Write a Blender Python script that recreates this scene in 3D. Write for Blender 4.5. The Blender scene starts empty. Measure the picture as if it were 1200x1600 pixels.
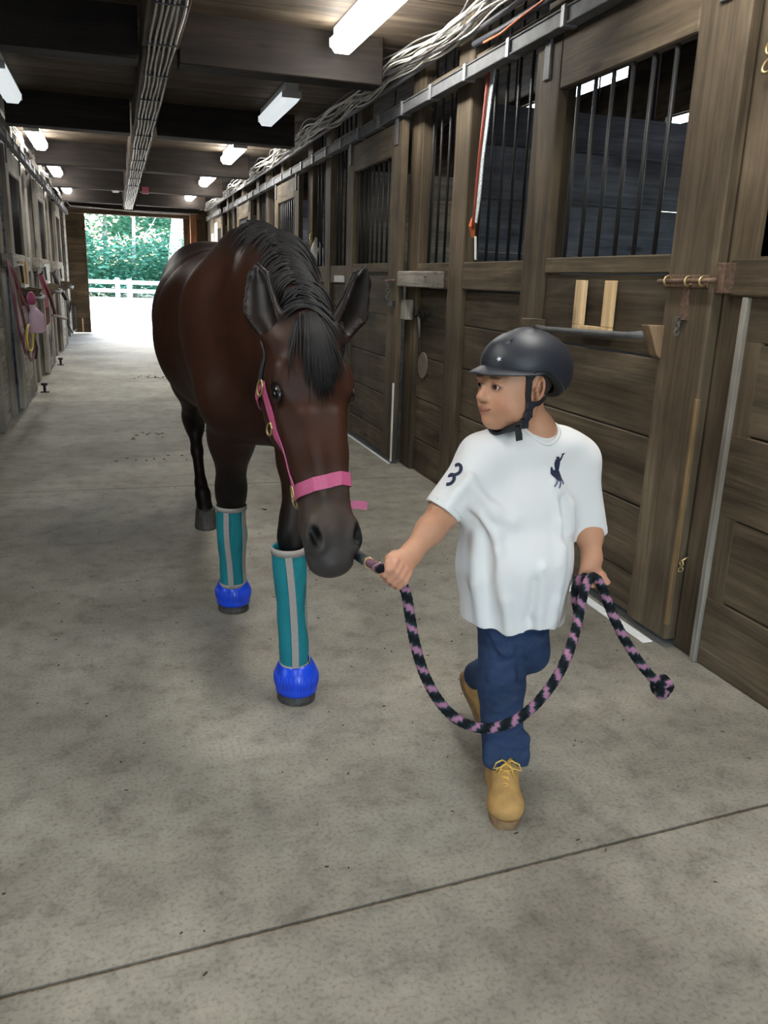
import bpy, bmesh, math, random
import numpy as np
from mathutils import Vector, Matrix
random.seed(7); rng = np.random.RandomState(7)
SC = bpy.context.scene; C = SC.collection
# ------------------------------------------------------------------ camera, world, sun, exposure
cam_d = bpy.data.cameras.new('camera'); cam = bpy.data.objects.new('camera', cam_d); C.objects.link(cam)
CAM = np.array([0, 0, 1.35]); FPX = 1275.576
_a = np.array([180-600, 425-800.]); _b = np.array([441-600, 5317-800.])
_Y = np.array([_a[0], -_a[1], -FPX]); _Y /= np.linalg.norm(_Y)
_Z = -np.array([_b[0], -_b[1], -FPX]); _Z /= np.linalg.norm(_Z)
RM = np.array([np.cross(_Y, _Z), _Y, _Z])
cam.matrix_world = Matrix.Translation(CAM) @ Matrix([list(r) for r in RM]).to_4x4()
cam_d.sensor_fit = 'VERTICAL'; cam_d.sensor_height = 24; cam_d.lens = FPX/1600*24
cam_d.clip_start = .05; cam_d.clip_end = 300
SC.camera = cam
SC.view_settings.view_transform = 'Standard'; SC.view_settings.look = 'None'
SC.view_settings.gamma = 1; SC.view_settings.use_curve_mapping = False
SC.view_settings.exposure = 1.75
LAMP = 14.0      # emission of the tubes
w = bpy.data.worlds.new('sky'); SC.world = w; w.use_nodes = True
nt = w.node_tree; sky = nt.nodes.new('ShaderNodeTexSky'); sky.sky_type = 'NISHITA'
sky.sun_disc = False; sky.sun_elevation = math.radians(33); sky.sun_rotation = math.radians(-25)
sky.air_density = 1.2; sky.dust_density = 2
nt.links.new(sky.outputs[0], nt.nodes['Background'].inputs[0]); nt.nodes['Background'].inputs[1].default_value = .55
sun_d = bpy.data.lights.new('sun', 'SUN'); sun = bpy.data.objects.new('sun', sun_d); C.objects.link(sun)
sun_d.energy = 3.6; sun_d.angle = math.radians(2); sun_d.color = (1, .96, .88)
sun.rotation_euler = Vector((.36, -.76, -.54)).to_track_quat('-Z', 'Y').to_euler()
def portal(name, loc, rot, sx, sy):
    d = bpy.data.lights.new(name, 'AREA'); d.shape = 'RECTANGLE'; d.size = sx; d.size_y = sy
    d.cycles.is_portal = True
    o = bpy.data.objects.new(name, d); C.objects.link(o); o.location = loc; o.rotation_euler = rot
portal('portal_far_doorway', (.45, 19.9, 1.28), (math.radians(90), 0, math.pi), 2.4, 2.5)
portal('portal_near_doorway', (.5, -3.95, 1.35), (math.radians(90), 0, 0), 3.0, 2.7)
def P(px, py, y):     # point of the place at depth y seen at a pixel of the photograph
    d = RM @ np.array([px-600, -(py-800), -FPX]); return CAM + d*y/d[1]
def G(px, py, z=0):
    d = RM @ np.array([px-600, -(py-800), -FPX]); return CAM + d*(z-CAM[2])/d[2]

# ------------------------------------------------------------------ materials
def mat(name, rough=.6, metal=0, spec=.5):
    m = bpy.data.materials.new(name); m.use_nodes = True
    b = m.node_tree.nodes['Principled BSDF']
    b.inputs['Roughness'].default_value = rough; b.inputs['Metallic'].default_value = metal
    b.inputs['Specular IOR Level'].default_value = spec
    return m, m.node_tree, b
def N(t, kind, **kw):
    n = t.nodes.new(kind)
    for k, v in kw.items():
        if hasattr(n, k): setattr(n, k, v)
        else: n.inputs[k].default_value = v
    return n
def ramp(t, fac, stops):
    r = t.nodes.new('ShaderNodeValToRGB'); e = r.color_ramp.elements
    e[0].position, e[0].color = stops[0][0], (*stops[0][1], 1)
    e[1].position, e[1].color = stops[-1][0], (*stops[-1][1], 1)
    for p, c in stops[1:-1]:
        q = e.new(p); q.color = (*c, 1)
    t.links.new(fac, r.inputs[0]); return r
def coords(t, scale, rnd=True):
    tc = t.nodes.new('ShaderNodeTexCoord'); mp = t.nodes.new('ShaderNodeMapping')
    mp.inputs['Scale'].default_value = scale
    if rnd:
        oi = t.nodes.new('ShaderNodeNewGeometry'); vm = t.nodes.new('ShaderNodeVectorMath'); vm.operation = 'SCALE'
        vm.inputs[0].default_value = (13, 7, 5)
        t.links.new(oi.outputs['Random Per Island'], vm.inputs['Scale'])
        t.links.new(vm.outputs[0], mp.inputs['Location'])
    t.links.new(tc.outputs['Object'], mp.inputs[0]); return mp.outputs[0]
def plain(name, col, rough=.6, metal=0, spec=.5, noise=.0, nscale=30, bump=0):
    m, t, b = mat(name, rough, metal, spec)
    if noise or bump:
        v = coords(t, (1, 1, 1), False); n = N(t, 'ShaderNodeTexNoise', Scale=nscale, Detail=4.0); t.links.new(v, n.inputs['Vector'])
        lo = tuple(c*(1-noise) for c in col); hi = tuple(min(1, c*(1+noise)) for c in col)
        r = ramp(t, n.outputs['Fac'], [(.3, lo), (.7, hi)]); t.links.new(r.outputs[0], b.inputs['Base Color'])
        if bump:
            bp = N(t, 'ShaderNodeBump', Strength=bump, Distance=.01); t.links.new(n.outputs['Fac'], bp.inputs['Height']); t.links.new(bp.outputs[0], b.inputs['Normal'])
    else: b.inputs['Base Color'].default_value = (*col, 1)
    return m
def wood(name, axis, dark, mid, light, rough=.75, grime=.7):
    m, t, b = mat(name, rough, 0, .3)
    s = [9, 9, 9]; s['xyz'.index(axis)] = .9
    v = coords(t, s)
    n1 = N(t, 'ShaderNodeTexNoise', Scale=1.0, Detail=7.0, Roughness=.62, Distortion=.9); t.links.new(v, n1.inputs['Vector'])
    s2 = [60, 60, 60]; s2['xyz'.index(axis)] = 2.0
    v2 = coords(t, s2); n2 = N(t, 'ShaderNodeTexNoise', Scale=1.0, Detail=3.0); t.links.new(v2, n2.inputs['Vector'])
    v3 = coords(t, (1, 1, 1)); n3 = N(t, 'ShaderNodeTexNoise', Scale=2.2, Detail=5.0); t.links.new(v3, n3.inputs['Vector'])
    r1 = ramp(t, n1.outputs['Fac'], [(.28, dark), (.5, mid), (.74, light)])
    mx = N(t, 'ShaderNodeMixRGB', blend_type='MULTIPLY'); mx.inputs[0].default_value = .65
    r2 = ramp(t, n2.outputs['Fac'], [(.3, (.55, .55, .55)), (.6, (1, 1, 1))])
    t.links.new(r1.outputs[0], mx.inputs[1]); t.links.new(r2.outputs[0], mx.inputs[2])
    mg = N(t, 'ShaderNodeMixRGB', blend_type='MULTIPLY'); mg.inputs[0].default_value = grime
    r3 = ramp(t, n3.outputs['Fac'], [(.35, (.35, .33, .3)), (.62, (1, 1, 1))])
    t.links.new(mx.outputs[0], mg.inputs[1]); t.links.new(r3.outputs[0], mg.inputs[2])
    # knots
    sk = [5, 5, 5]; sk['xyz'.index(axis)] = 1.6
    vk = coords(t, sk); vo = N(t, 'ShaderNodeTexVoronoi', Scale=1.0); t.links.new(vk, vo.inputs['Vector'])
    rk = ramp(t, vo.outputs['Distance'], [(.05, (.25, .2, .16)), (.13, (1, 1, 1))])
    mk = N(t, 'ShaderNodeMixRGB', blend_type='MULTIPLY'); mk.inputs[0].default_value = .8
    t.links.new(mg.outputs[0], mk.inputs[1]); t.links.new(rk.outputs[0], mk.inputs[2])
    isl = t.nodes.new('ShaderNodeNewGeometry')
    hv = N(t, 'ShaderNodeHueSaturation'); mr = N(t, 'ShaderNodeMapRange'); mr.inputs['To Min'].default_value = .78; mr.inputs['To Max'].default_value = 1.2
    t.links.new(isl.outputs['Random Per Island'], mr.inputs[0]); t.links.new(mr.outputs[0], hv.inputs['Value']); t.links.new(mk.outputs[0], hv.inputs['Color'])
    t.links.new(hv.outputs[0], b.inputs['Base Color'])
    bp = N(t, 'ShaderNodeBump', Strength=.35, Distance=.006); t.links.new(n2.outputs['Fac'], bp.inputs['Height'])
    bp2 = N(t, 'ShaderNodeBump', Strength=.3, Distance=.02); t.links.new(n1.outputs['Fac'], bp2.inputs['Height']); t.links.new(bp.outputs[0], bp2.inputs['Normal'])
    t.links.new(bp2.outputs[0], b.inputs['Normal'])
    return m
BR = ((.045, .033, .020), (.108, .081, .051), (.195, .150, .099))
WY, WZ, WX = (wood('weathered_board_'+a, a, *BR) for a in 'yzx')
GR = ((.17, .155, .135), (.31, .285, .25), (.46, .43, .38))
GY, GZ = (wood('grey_board_'+a, a, *GR) for a in 'yz')
CE = ((.05, .035, .023), (.11, .081, .055), (.2, .152, .104))
CX, CY = (wood('ceiling_board_'+a, a, *CE) for a in 'xy')
JO = wood('beam_wood', 'x', (.007, .0045, .0035), (.016, .011, .008), (.032, .022, .015))
FRESH = wood('fresh_pine', 'z', (.55, .38, .2), (.7, .5, .28), (.8, .6, .36), grime=.1)
RED = wood('reddish_post', 'z', (.2, .08, .04), (.32, .14, .07), (.4, .2, .1), grime=.2)
PD = wood('daylit_blue_board', 'x', (.06, .068, .09), (.13, .142, .175), (.22, .235, .28))  # the blue of the window daylight is mixed into these boards
PL = wood('brightened_partition_board', 'x', (.2, .165, .125), (.33, .28, .22), (.45, .39, .31))  # tan boards coloured paler to stand for the stronger light on them
BLACK = plain('black_iron', (.02, .02, .022), .5, .3)
STEEL = plain('galvanised_steel', (.115, .118, .122), .65, .3, noise=.3, nscale=14)
RUST = plain('rusty_iron', (.16, .1, .07), .7, .5, noise=.4, nscale=60)
BRASS = plain('brass', (.65, .5, .25), .35, .9)
WHITEP = plain('white_paint', (.72, .72, .7), .6, noise=.15, nscale=9)
WIRE = plain('white_cable', (.72, .7, .64), .5, noise=.2, nscale=8)
WIRED = plain('grey_cable', (.16, .15, .15), .5)
WIREO = plain('orange_cable', (.75, .18, .05), .5)
CONDUIT = plain('grey_conduit', (.2, .2, .21), .5, .4)
PINK = plain('pink_nylon', (.46, .085, .19), .5, noise=.12, nscale=200, bump=.2)
MAROON = plain('red_nylon', (.14, .018, .032), .6, noise=.2, nscale=90)
NAVY = plain('black_nylon', (.018, .02, .03), .55)
YELLOW = plain('yellow_cord', (.7, .5, .08), .5)
m, t, b = mat('lamp_diffuser'); b.inputs['Base Color'].default_value = (.9, .92, .93, 1)
b.inputs['Emission Color'].default_value = (1, .985, .94, 1); b.inputs['Emission Strength'].default_value = LAMP; LAMPM = m
m, t, b = mat('faint_glow_diffuser', .35); b.inputs['Base Color'].default_value = (.75, .78, .8, 1)
b.inputs['Emission Color'].default_value = (.9, .97, 1, 1); b.inputs['Emission Strength'].default_value = .22; DIMM = m  # for lamps switched off: the diffuser is given a faint glow

# ------------------------------------------------------------------ mesh helpers (vertices in world coordinates, parented with a parent inverse)
class MB:
    def __init__(s): s.v = []; s.f = []; s.uv = None
    def add(s, V, F):
        n = len(s.v); s.v += [tuple(float(c) for c in p) for p in V]; s.f += [tuple(i+n for i in q) for q in F]
    def box(s, x0, x1, y0, y1, z0, z1):
        if x0 > x1: x0, x1 = x1, x0
        if y0 > y1: y0, y1 = y1, y0
        V = [(x, y, z) for x in (x0, x1) for y in (y0, y1) for z in (z0, z1)]
        s.add(V, [(0, 1, 3, 2), (4, 6, 7, 5), (0, 4, 5, 1), (2, 3, 7, 6), (0, 2, 6, 4), (1, 5, 7, 3)])
    def obox(s, c, ax, ay, az, hx, hy, hz):
        c, ax, ay, az = map(Vector, (c, ax, ay, az)); ax.normalize(); ay.normalize(); az.normalize()
        V = [c+ax*i*hx+ay*j*hy+az*k*hz for i in (-1, 1) for j in (-1, 1) for k in (-1, 1)]
        s.add(V, [(0, 1, 3, 2), (4, 6, 7, 5), (0, 4, 5, 1), (2, 3, 7, 6), (0, 2, 6, 4), (1, 5, 7, 3)])
    def tube(s, pts, r, n=8, caps=True):
        pts = [Vector(p) for p in pts]; k = len(pts)
        rr = r if hasattr(r, '__len__') else [r]*k
        T = [(pts[min(i+1, k-1)]-pts[max(i-1, 0)]).normalized() for i in range(k)]
        u = T[0].orthogonal().normalized(); V = []
        for i in range(k):
            u = (u-T[i]*u.dot(T[i])).normalized(); w_ = T[i].cross(u)
            for j in range(n):
                a = 2*math.pi*j/n; V.append(pts[i]+(u*math.cos(a)+w_*math.sin(a))*rr[i])
        F = [(i*n+j, i*n+(j+1) % n, (i+1)*n+(j+1) % n, (i+1)*n+j) for i in range(k-1) for j in range(n)]
        if caps: F += [tuple(range(n-1, -1, -1)), tuple((k-1)*n+j for j in range(n))]
        s.add(V, F)
    def ribbon(s, pts, nrm, wdt, th):      # flat strap: points, surface normals, width, thickness
        pts = [Vector(p) for p in pts]; nrm = [Vector(q).normalized() for q in nrm]; k = len(pts); V = []
        ww = wdt if hasattr(wdt, '__len__') else [wdt]*k
        for i in range(k):
            T = (pts[min(i+1, k-1)]-pts[max(i-1, 0)]).normalized(); b_ = T.cross(nrm[i]).normalized(); n_ = b_.cross(T)
            for a, c in ((-1, 0), (1, 0), (1, 1), (-1, 1)): V.append(pts[i]+b_*a*ww[i]/2+n_*c*th)
        F = [(i*4+j, i*4+(j+1) % 4, i*4+4+(j+1) % 4, i*4+4+j) for i in range(k-1) for j in range(4)]
        F += [(3, 2, 1, 0), tuple((k-1)*4+j for j in range(4))]
        s.add(V, F)
    def ring(s, c, ax, R, r, n=20, m_=6, sc=(1, 1)):
        ax = Vector(ax).normalized(); u = ax.orthogonal().normalized(); v_ = ax.cross(u); c = Vector(c); V = []; F = []
        for i in range(n):
            a = 2*math.pi*i/n; d = u*math.cos(a)*sc[0]+v_*math.sin(a)*sc[1]
            for j in range(m_):
                b_ = 2*math.pi*j/m_; V.append(c+d*(R+r*math.cos(b_))+ax*r*math.sin(b_))
        for i in range(n):
            for j in range(m_): F.append((i*m_+j, i*m_+(j+1) % m_, ((i+1) % n)*m_+(j+1) % m_, ((i+1) % n)*m_+j))
        s.add(V, F)
    def disc(s, c, ax, R, th, n=20):
        c = Vector(c); ax = Vector(ax).normalized(); s.tube([c, c+ax*th], R, n)
    def build(s, name, m, parent=None, bevel=0, smooth=False):
        me = bpy.data.meshes.new(name); me.from_pydata(s.v, [], s.f); me.materials.append(m)
        bm_ = bmesh.new(); bm_.from_mesh(me); bmesh.ops.recalc_face_normals(bm_, faces=bm_.faces); bm_.to_mesh(me); bm_.free()
        if smooth:
            for p in me.polygons: p.use_smooth = True
        return link(name, me, parent, bevel)
def origin(o):
    q = Vector((0, 0, 0)); 
    while o: q += o.location; o = o.parent
    return q
def link(name, me, parent=None, bevel=0):
    o = bpy.data.objects.new(name, me); C.objects.link(o)
    if parent:
        o.parent = parent; r = parent
        while r.parent: r = r.parent
        o.matrix_parent_inverse = Matrix.Translation(-r.location) if parent is r else Matrix()
    if bevel:
        md = o.modifiers.new('bevel', 'BEVEL'); md.width = bevel; md.segments = 1; md.limit_method = 'ANGLE'
    return o
def thing(name, loc, label, cat, group=None, kind=None):
    o = bpy.data.objects.new(name, None); C.objects.link(o); o.location = loc; o.empty_display_size = .1
    return tag(o, label, cat, group, kind)
def tag(o, label=None, cat=None, group=None, kind=None):
    if label: o['label'] = label
    if cat: o['category'] = cat
    if group: o['group'] = group
    if kind: o['kind'] = kind
    return o
def struct(name, loc=(0, 0, 0)): return thing(name, loc, None, None, None, 'structure')
def copy_tree(o, parent=None):
    c = o.copy(); C.objects.link(c); c.parent = parent
    if parent: c.matrix_parent_inverse = o.matrix_parent_inverse.copy()
    for ch in o.children: copy_tree(ch, c)
    return c
# ------------------------------------------------------------------ floor
m, t, b = mat('worn_concrete', .62, 0, .35)
v = coords(t, (1, 1, 1), False)
n1 = N(t, 'ShaderNodeTexNoise', Scale=1.3, Detail=8.0, Roughness=.6); n2 = N(t, 'ShaderNodeTexNoise', Scale=9.0, Detail=8.0, Roughness=.7)
n3 = N(t, 'ShaderNodeTexNoise', Scale=90.0, Detail=4.0)
for n_ in (n1, n2, n3): t.links.new(v, n_.inputs['Vector'])
r1 = ramp(t, n1.outputs['Fac'], [(.28, (.17, .152, .12)), (.5, (.295, .272, .224)), (.72, (.43, .402, .338))])
r2 = ramp(t, n2.outputs['Fac'], [(.3, (.60, .59, .57)), (.48, (.95, .95, .95)), (.72, (1.15, 1.15, 1.14))])
r3 = ramp(t, n3.outputs['Fac'], [(.3, (.70, .69, .67)), (.5, (1, 1, 1)), (.68, (1.02, 1.02, 1.02)), (.78, (1.35, 1.34, 1.3))])
mx = N(t, 'ShaderNodeMixRGB', blend_type='MULTIPLY'); mx.inputs[0].default_value = 1
mx2 = N(t, 'ShaderNodeMixRGB', blend_type='MULTIPLY'); mx2.inputs[0].default_value = 1
t.links.new(r1.outputs[0], mx.inputs[1]); t.links.new(r2.outputs[0], mx.inputs[2]); t.links.new(mx.outputs[0], mx2.inputs[1]); t.links.new(r3.outputs[0], mx2.inputs[2])
vo = N(t, 'ShaderNodeTexVoronoi', Scale=7.0); t.links.new(v, vo.inputs['Vector'])
rs = ramp(t, vo.outputs['Distance'], [(.02, (.35, .34, .32)), (.06, (1, 1, 1))])
mx3 = N(t, 'ShaderNodeMixRGB', blend_type='MULTIPLY'); mx3.inputs[0].default_value = .6
t.links.new(mx2.outputs[0], mx3.inputs[1]); t.links.new(rs.outputs[0], mx3.inputs[2])
t.links.new(mx3.outputs[0], b.inputs['Base Color'])
bp = N(t, 'ShaderNodeBump', Strength=.25, Distance=.004); t.links.new(n3.outputs['Fac'], bp.inputs['Height']); t.links.new(bp.outputs[0], b.inputs['Normal'])
CONC = m
FX0, FX1 = -4.2, 5.3
f = MB()
# slabs with open joints between them: joints at y(x) lines
def slab(x0, x1, ya, yb):     # ya, yb: (y at x0, y at x1)
    V = [(x0, ya[0], 0), (x1, ya[1], 0), (x1, yb[1], 0), (x0, yb[0], 0)]
    V += [(p[0], p[1], -.12) for p in V]
    f.add(V, [(0, 1, 2, 3), (4, 7, 6, 5), (0, 4, 5, 1), (1, 5, 6, 2), (2, 6, 7, 3), (3, 7, 4, 0)])
g = .006
ja = (1.407+(-4.2+.29)*.066*.9, 1.407+(5.3+.29)*.066*.9)     # the near joint crosses the aisle a little askew
js = [(-4.3, -4.3), ja, (5.4, 5.4), (9.3, 9.3), (13.28, 13.28), (20.3, 20.3)]
for a_, b_ in zip(js, js[1:]): slab(FX0, FX1, (a_[0]+g, a_[1]+g), (b_[0]-g, b_[1]-g))
fo = f.build('floor', CONC); tag(fo, kind='structure')
j = MB(); j.box(FX0, FX1, -4.3, 20.3, -.16, -.007)
tag(j.build('floor_joint_fill', plain('joint_fill', (.19, .15, .105), .95, noise=.5, nscale=70)), kind='structure')
# straw bits and dirt specks
deb = MB()
for i in range(260):
    x = rng.uniform(-.9, 1.95); y = rng.choice([rng.uniform(1.3, 4), rng.uniform(2, 12)]); a_ = rng.uniform(0, 3.14); L_ = rng.uniform(.0015, .006)
    deb.obox((x, y, .0015), (math.cos(a_), math.sin(a_), 0), (-math.sin(a_), math.cos(a_), 0), (0, 0, 1), L_, rng.uniform(.0007, .0025), .001)
for cx, cy, n_ in ((.6, 11.5, 60), (.22, 7.3, 14), (1.0, 4.7, 8), (.1, 6.3, 10)):
    for i in range(n_):
        a_ = rng.uniform(0, 3.14); x = cx+rng.normal()*.16; y = cy+rng.normal()*.09
        deb.obox((x, y, .003), (math.cos(a_), math.sin(a_), 0), (-math.sin(a_), math.cos(a_), 0), (0, 0, 1), rng.uniform(.004, .02), rng.uniform(.002, .007), .002)
tag(deb.build('floor_debris', plain('dark_debris', (.06, .05, .035), .9)), 'scattered straw bits and dark dirt specks on the concrete floor', 'dirt', kind='stuff')

# ------------------------------------------------------------------ stall walls
ZC = 2.85
def boards_y(mb, x0, x1, y0, y1, zs, gap=.006):       # horizontal boards running along the aisle
    for a_, b_ in zip(zs, zs[1:]): mb.box(x0+rng.uniform(-.003, .003), x1, y0, y1, a_+gap/2, b_-gap/2)
def bar_row(parent, x, ys, z0, z1, r, mtl=None):
    for y in ys:
        q = MB(); q.tube([(x, y, z0), (x, y, z1)], r, 8); q.build('bar', mtl or BLACK, parent, smooth=True)
def stall_door(y0, side, w_=1.47, near=False, label='', WYm=None, WZm=None, xf=None, nb=6, open_=0):
    """side=+1: right wall (face looks to -x)."""
    s = side; xf = xf; d = .05*s
    WYm = WYm or WY; WZm = WZm or WZ
    y1 = y0+w_; st = .24 if near else .22
    T = thing('stall_door', (xf, y0, 0), label, 'door', 'sliding stall doors')
    for nm, a_, b_ in (('stile', y0, y0+st+.02), ('stile', y1-st, y1)):
        q = MB(); q.box(xf, xf+d, a_, b_, .035, 2.43); q.build(nm, WZm, T, .006)
    q = MB(); q.box(xf, xf+d, y0+st+.022, y1-st-.002, 2.22, 2.43); q.build('top_rail', WYm, T, .006)
    q = MB(); q.box(xf, xf+d, y0+st+.022, y1-st-.002, 1.415, 1.485); q.build('sill_rail', WYm, T, .006)
    q = MB(); boards_y(q, xf+.012*s, xf+d, y0+st+.02, y1-st, [.04, .21, .5, .79, 1.10, 1.412]); q.build('plank_panel', WYm, T, .004)
    ys = np.linspace(y0+st+.02, y1-st, nb+2)[1:-1]
    g_ = thing('grille', (0, 0, 0), None, None); g_.parent = T; g_.matrix_parent_inverse = Matrix.Translation(-T.location)
    for y in ys:
        q = MB(); q.tube([(xf+.025*s, y, 1.47), (xf+.025*s, y, 2.24)], .0095, 8); o = q.build('bar', BLACK, None, smooth=True); o.parent = g_
    for y in (y0+.12, y1-.12):
        q = MB(); q.box(xf-.012*s, xf, y-.03, y+.03, 2.28, 2.45); q.box(xf-.012*s, xf+.004*s, y-.012, y+.012, 2.44, 2.52); q.build('hanger_bracket', STEEL, T, .003)
    return T
def rail_track(y0, y1, x, s, label):
    T = thing('door_track', (x, y0, 2.44), label, 'rail', 'door tracks')
    q = MB(); q.box(x-.004*s, x+.05*s, y0, y1, 2.455, 2.52); q.box(x-.012*s, x+.055*s, y0, y1, 2.518, 2.528); q.box(x-.012*s, x+.0*s, y0, y1, 2.452, 2.462); q.build('channel', STEEL, T, .003)
    n_ = int((y1-y0)/.55)
    for i in range(n_+1):
        y = y0+.15+i*.55
        if y < y1-.05:
            q = MB(); q.box(x-.018*s, x+.05*s, y-.018, y+.018, 2.445, 2.535); q.build('track_clamp', CONDUIT, T, .003)
XR = 2.03; XL = -.96
NB = [-.95, 2.46, 5.83, 9.33, 12.8, 16.25]
wr = struct('wall_right'); wl = struct('wall_left')
def bay(root, y0, s, X, WYm, WZm, first=False, yl=None):
    pw = y0+1.5
    q = MB(); q.box(X+.002*s, X+.1*s, y0+1.34, y0+1.5, 0, ZC); q.build('post', WZm, root, .006)          # post behind the far door stile
    segs = [(y0+1.5, y0+2.37), (y0+2.6, y0+3.19)]
    for (a_, b_) in segs:
        q = MB(); q.box(X+.0*s, X+.045*s, a_, b_, 1.32, 1.48); q.build('sill_board', WYm, root, .006)
        q = MB(); boards_y(q, X+.03*s, X+.07*s, a_, b_, [.0, .24, .54, .84, 1.10, 1.318]); q.build('plank_panel', WYm, root, .004)
        q = MB(); q.box(X+.01*s, X+.06*s, a_, b_, 2.50, 2.62); q.build('header_board', WYm, root, .006)
        n_ = max(2, int(round((b_-a_)/.15)))
        bar_row(root, X+.05*s, [a_+(b_-a_)*(i+.5)/n_ for i in range(n_)], 1.46, ZC-.02, .0095)
    q = MB(); q.box(X-.005*s, X+.1*s, y0+2.37, y0+2.6, 0, ZC+.1); q.build('post', WZm, root, .008)
    q = MB(); q.box(X, X+.1*s, y0+3.19, y0+3.19+.24, 0, ZC+.1); q.build('post', WZm, root, .008)
    q = MB(); q.box(X+.03*s, X+.08*s, y0+3.43-3.43, y0+1.34, 2.50, 2.62); q.build('header_board', WYm, root, .006)
for i, y0 in enumerate(NB[:-1]):
    bay(wr, y0, 1, XR, WY, WZ)
DL = ['sliding stall door on the right wall directly behind the child, with pipe rack and pine bracket',
      'sliding stall door on the right wall beside the horse head, second from the viewer',
      'sliding stall door on the right wall behind the horse neck, third from the viewer',
      'sliding stall door on the right wall just above the horse withers, fourth from the viewer',
      'pale sliding stall door on the right wall nearest the far doorway']
doorsR = []
for i, y0 in enumerate(NB[1:]):
    lab = DL[i]
    doorsR.append(stall_door(y0, 1, near=(i == 0), label=lab, xf=1.975 if i == 0 else 1.945, nb=6 if i == 0 else 7))
# nearest fixed panel (right edge of the picture)
q = MB(); boards_y(q, XR+.0, XR+.05, -.2, 2.325, [0, .27, .58, .88, 1.19, 1.34]); q.build('plank_panel', WY, wr, .004)
q = MB(); q.box(XR-.02, XR+.03, -.2, 2.43, 1.342, 1.465); q.build('sill_board', WY, wr, .006)
q = MB(); q.box(XR-.018, XR+.02, 2.325, 2.352, 0, 1.34); q.build('edge_batten', GZ, wr, .003)
q = MB(); q.box(XR+.0, XR+.06, 2.1, 2.32, 1.467, ZC); q.build('upright_board', WZ, wr, .005)
q = MB(); q.box(XR+.02, XR+.06, 1.1, 2.09, 1.467, ZC); q.build('upright_board', WZ, wr, .005)
# far end of right wall
q = MB(); q.box(XR, XR+.06, 17.75, 19.7, 0, ZC); q.build('plank_panel', GZ, wr, .004)
rail_track(-1.5, 15.9, 1.93, 1, 'long galvanised door track along the right stall wall')
rail_track(16.05, 18.6, 1.90, 1, 'short galvanised door track at the far end of the right wall')
# right stalls behind the wall
def stall_side(root, s, X, depth, ys, tops, mats_, zc, wname):
    for y, tp, mm in zip(ys, tops, mats_):
        q = MB(); x0, x1 = sorted((X+.09*s, X+depth*s))
        for a_, b_ in zip(np.arange(0, tp, .31), list(np.arange(.31, tp, .31))+[tp]): q.box(x0, x1, y-.02, y+.02+rng.uniform(0, .006), a_+.003, b_-.003)
        q.build('partition', mm, root)
        for k in range(9 if 0 < y < 9 and s > 0 else 0):
            x = X+(.35+k*.32)*s
            q = MB(); q.tube([(x, y, tp-.02), (x, y, zc)], .009, 6); q.build('bar', BLACK, root, smooth=True)
stall_side(wr, 1, XR, 3.2, [1.52, 4.95, 8.35, 11.85, 15.3, 18.7], [2.4]*6, [PD, PD, PL, PD, PL, PL], 3.7, '')
stall_side(wl, -1, XL, 3.2, [.4, 3.85, 7.3, 10.8, 14.3, 17.7], [2.4]*6, [PD, PD, PD, PD, PL, PL], 3.7, '')
# outer walls with window openings (real holes between board panels)
def outer(name, X, s, wins, ylim, zc):
    R_ = struct(name); q = MB(); x0, x1 = X, X+.06*s
    zs = sorted({0, zc} | {z for w_ in wins for z in w_[2:4]})
    for za, zb in zip(zs, zs[1:]):
        cuts = sorted((w_[0], w_[1]) for w_ in wins if w_[2] <= za+1e-6 and w_[3] >= zb-1e-6)
        y = ylim[0]
        for a_, b_ in cuts:
            if a_ > y: q.box(x0, x1, y, a_, za, zb)
            y = max(y, b_)
        if y < ylim[1]: q.box(x0, x1, y, ylim[1], za, zb)
    q.build('board_cladding', WY, R_)
    for k, w_ in enumerate(wins):
        q = MB(); a_, b_, za, zb = w_
        for bx in ((a_-.05, a_, za-.05, zb+.05), (b_, b_+.05, za-.05, zb+.05), (a_, b_, za-.05, za), (a_, b_, zb, zb+.05)):
            q.box(x0-.02*s, x1, bx[0], bx[1], bx[2], bx[3])
        q.build('window_frame', WX, R_)
winR = [(2.9, 4.2, 1.3, 2.3), (6.3, 7.6, 1.3, 2.3), (9.8, 11.1, 1.3, 2.3), (13.2, 14.5, 1.3, 2.3), (16.6, 17.9, 1.3, 2.3), (8.3, 11.2, 3.5, 3.64), (7.0, 7.55, 2.9, 3.0)]
outer('wall_outer_right', 5.25, 1, winR, (-4.2, 20), 3.75)
winL = [(1.2, 2.5, 1.3, 2.2), (4.7, 6.0, 1.3, 2.2), (8.2, 9.5, 1.3, 2.2), (11.7, 13.0, 1.3, 2.2), (15.2, 16.5, 1.3, 2.2)]
outer('wall_outer_left', -4.15, -1, winL, (-4.2, 20), 3.75)
for k, w_ in enumerate(winR[:5]): portal('portal_right_window', (5.35, (w_[0]+w_[1])/2, 1.8), (0, math.radians(90), 0), 1.0, 1.3)
for k, w_ in enumerate(winL): portal('portal_left_window', (-4.25, (w_[0]+w_[1])/2, 1.75), (0, math.radians(-90), 0), .9, 1.3)
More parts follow.
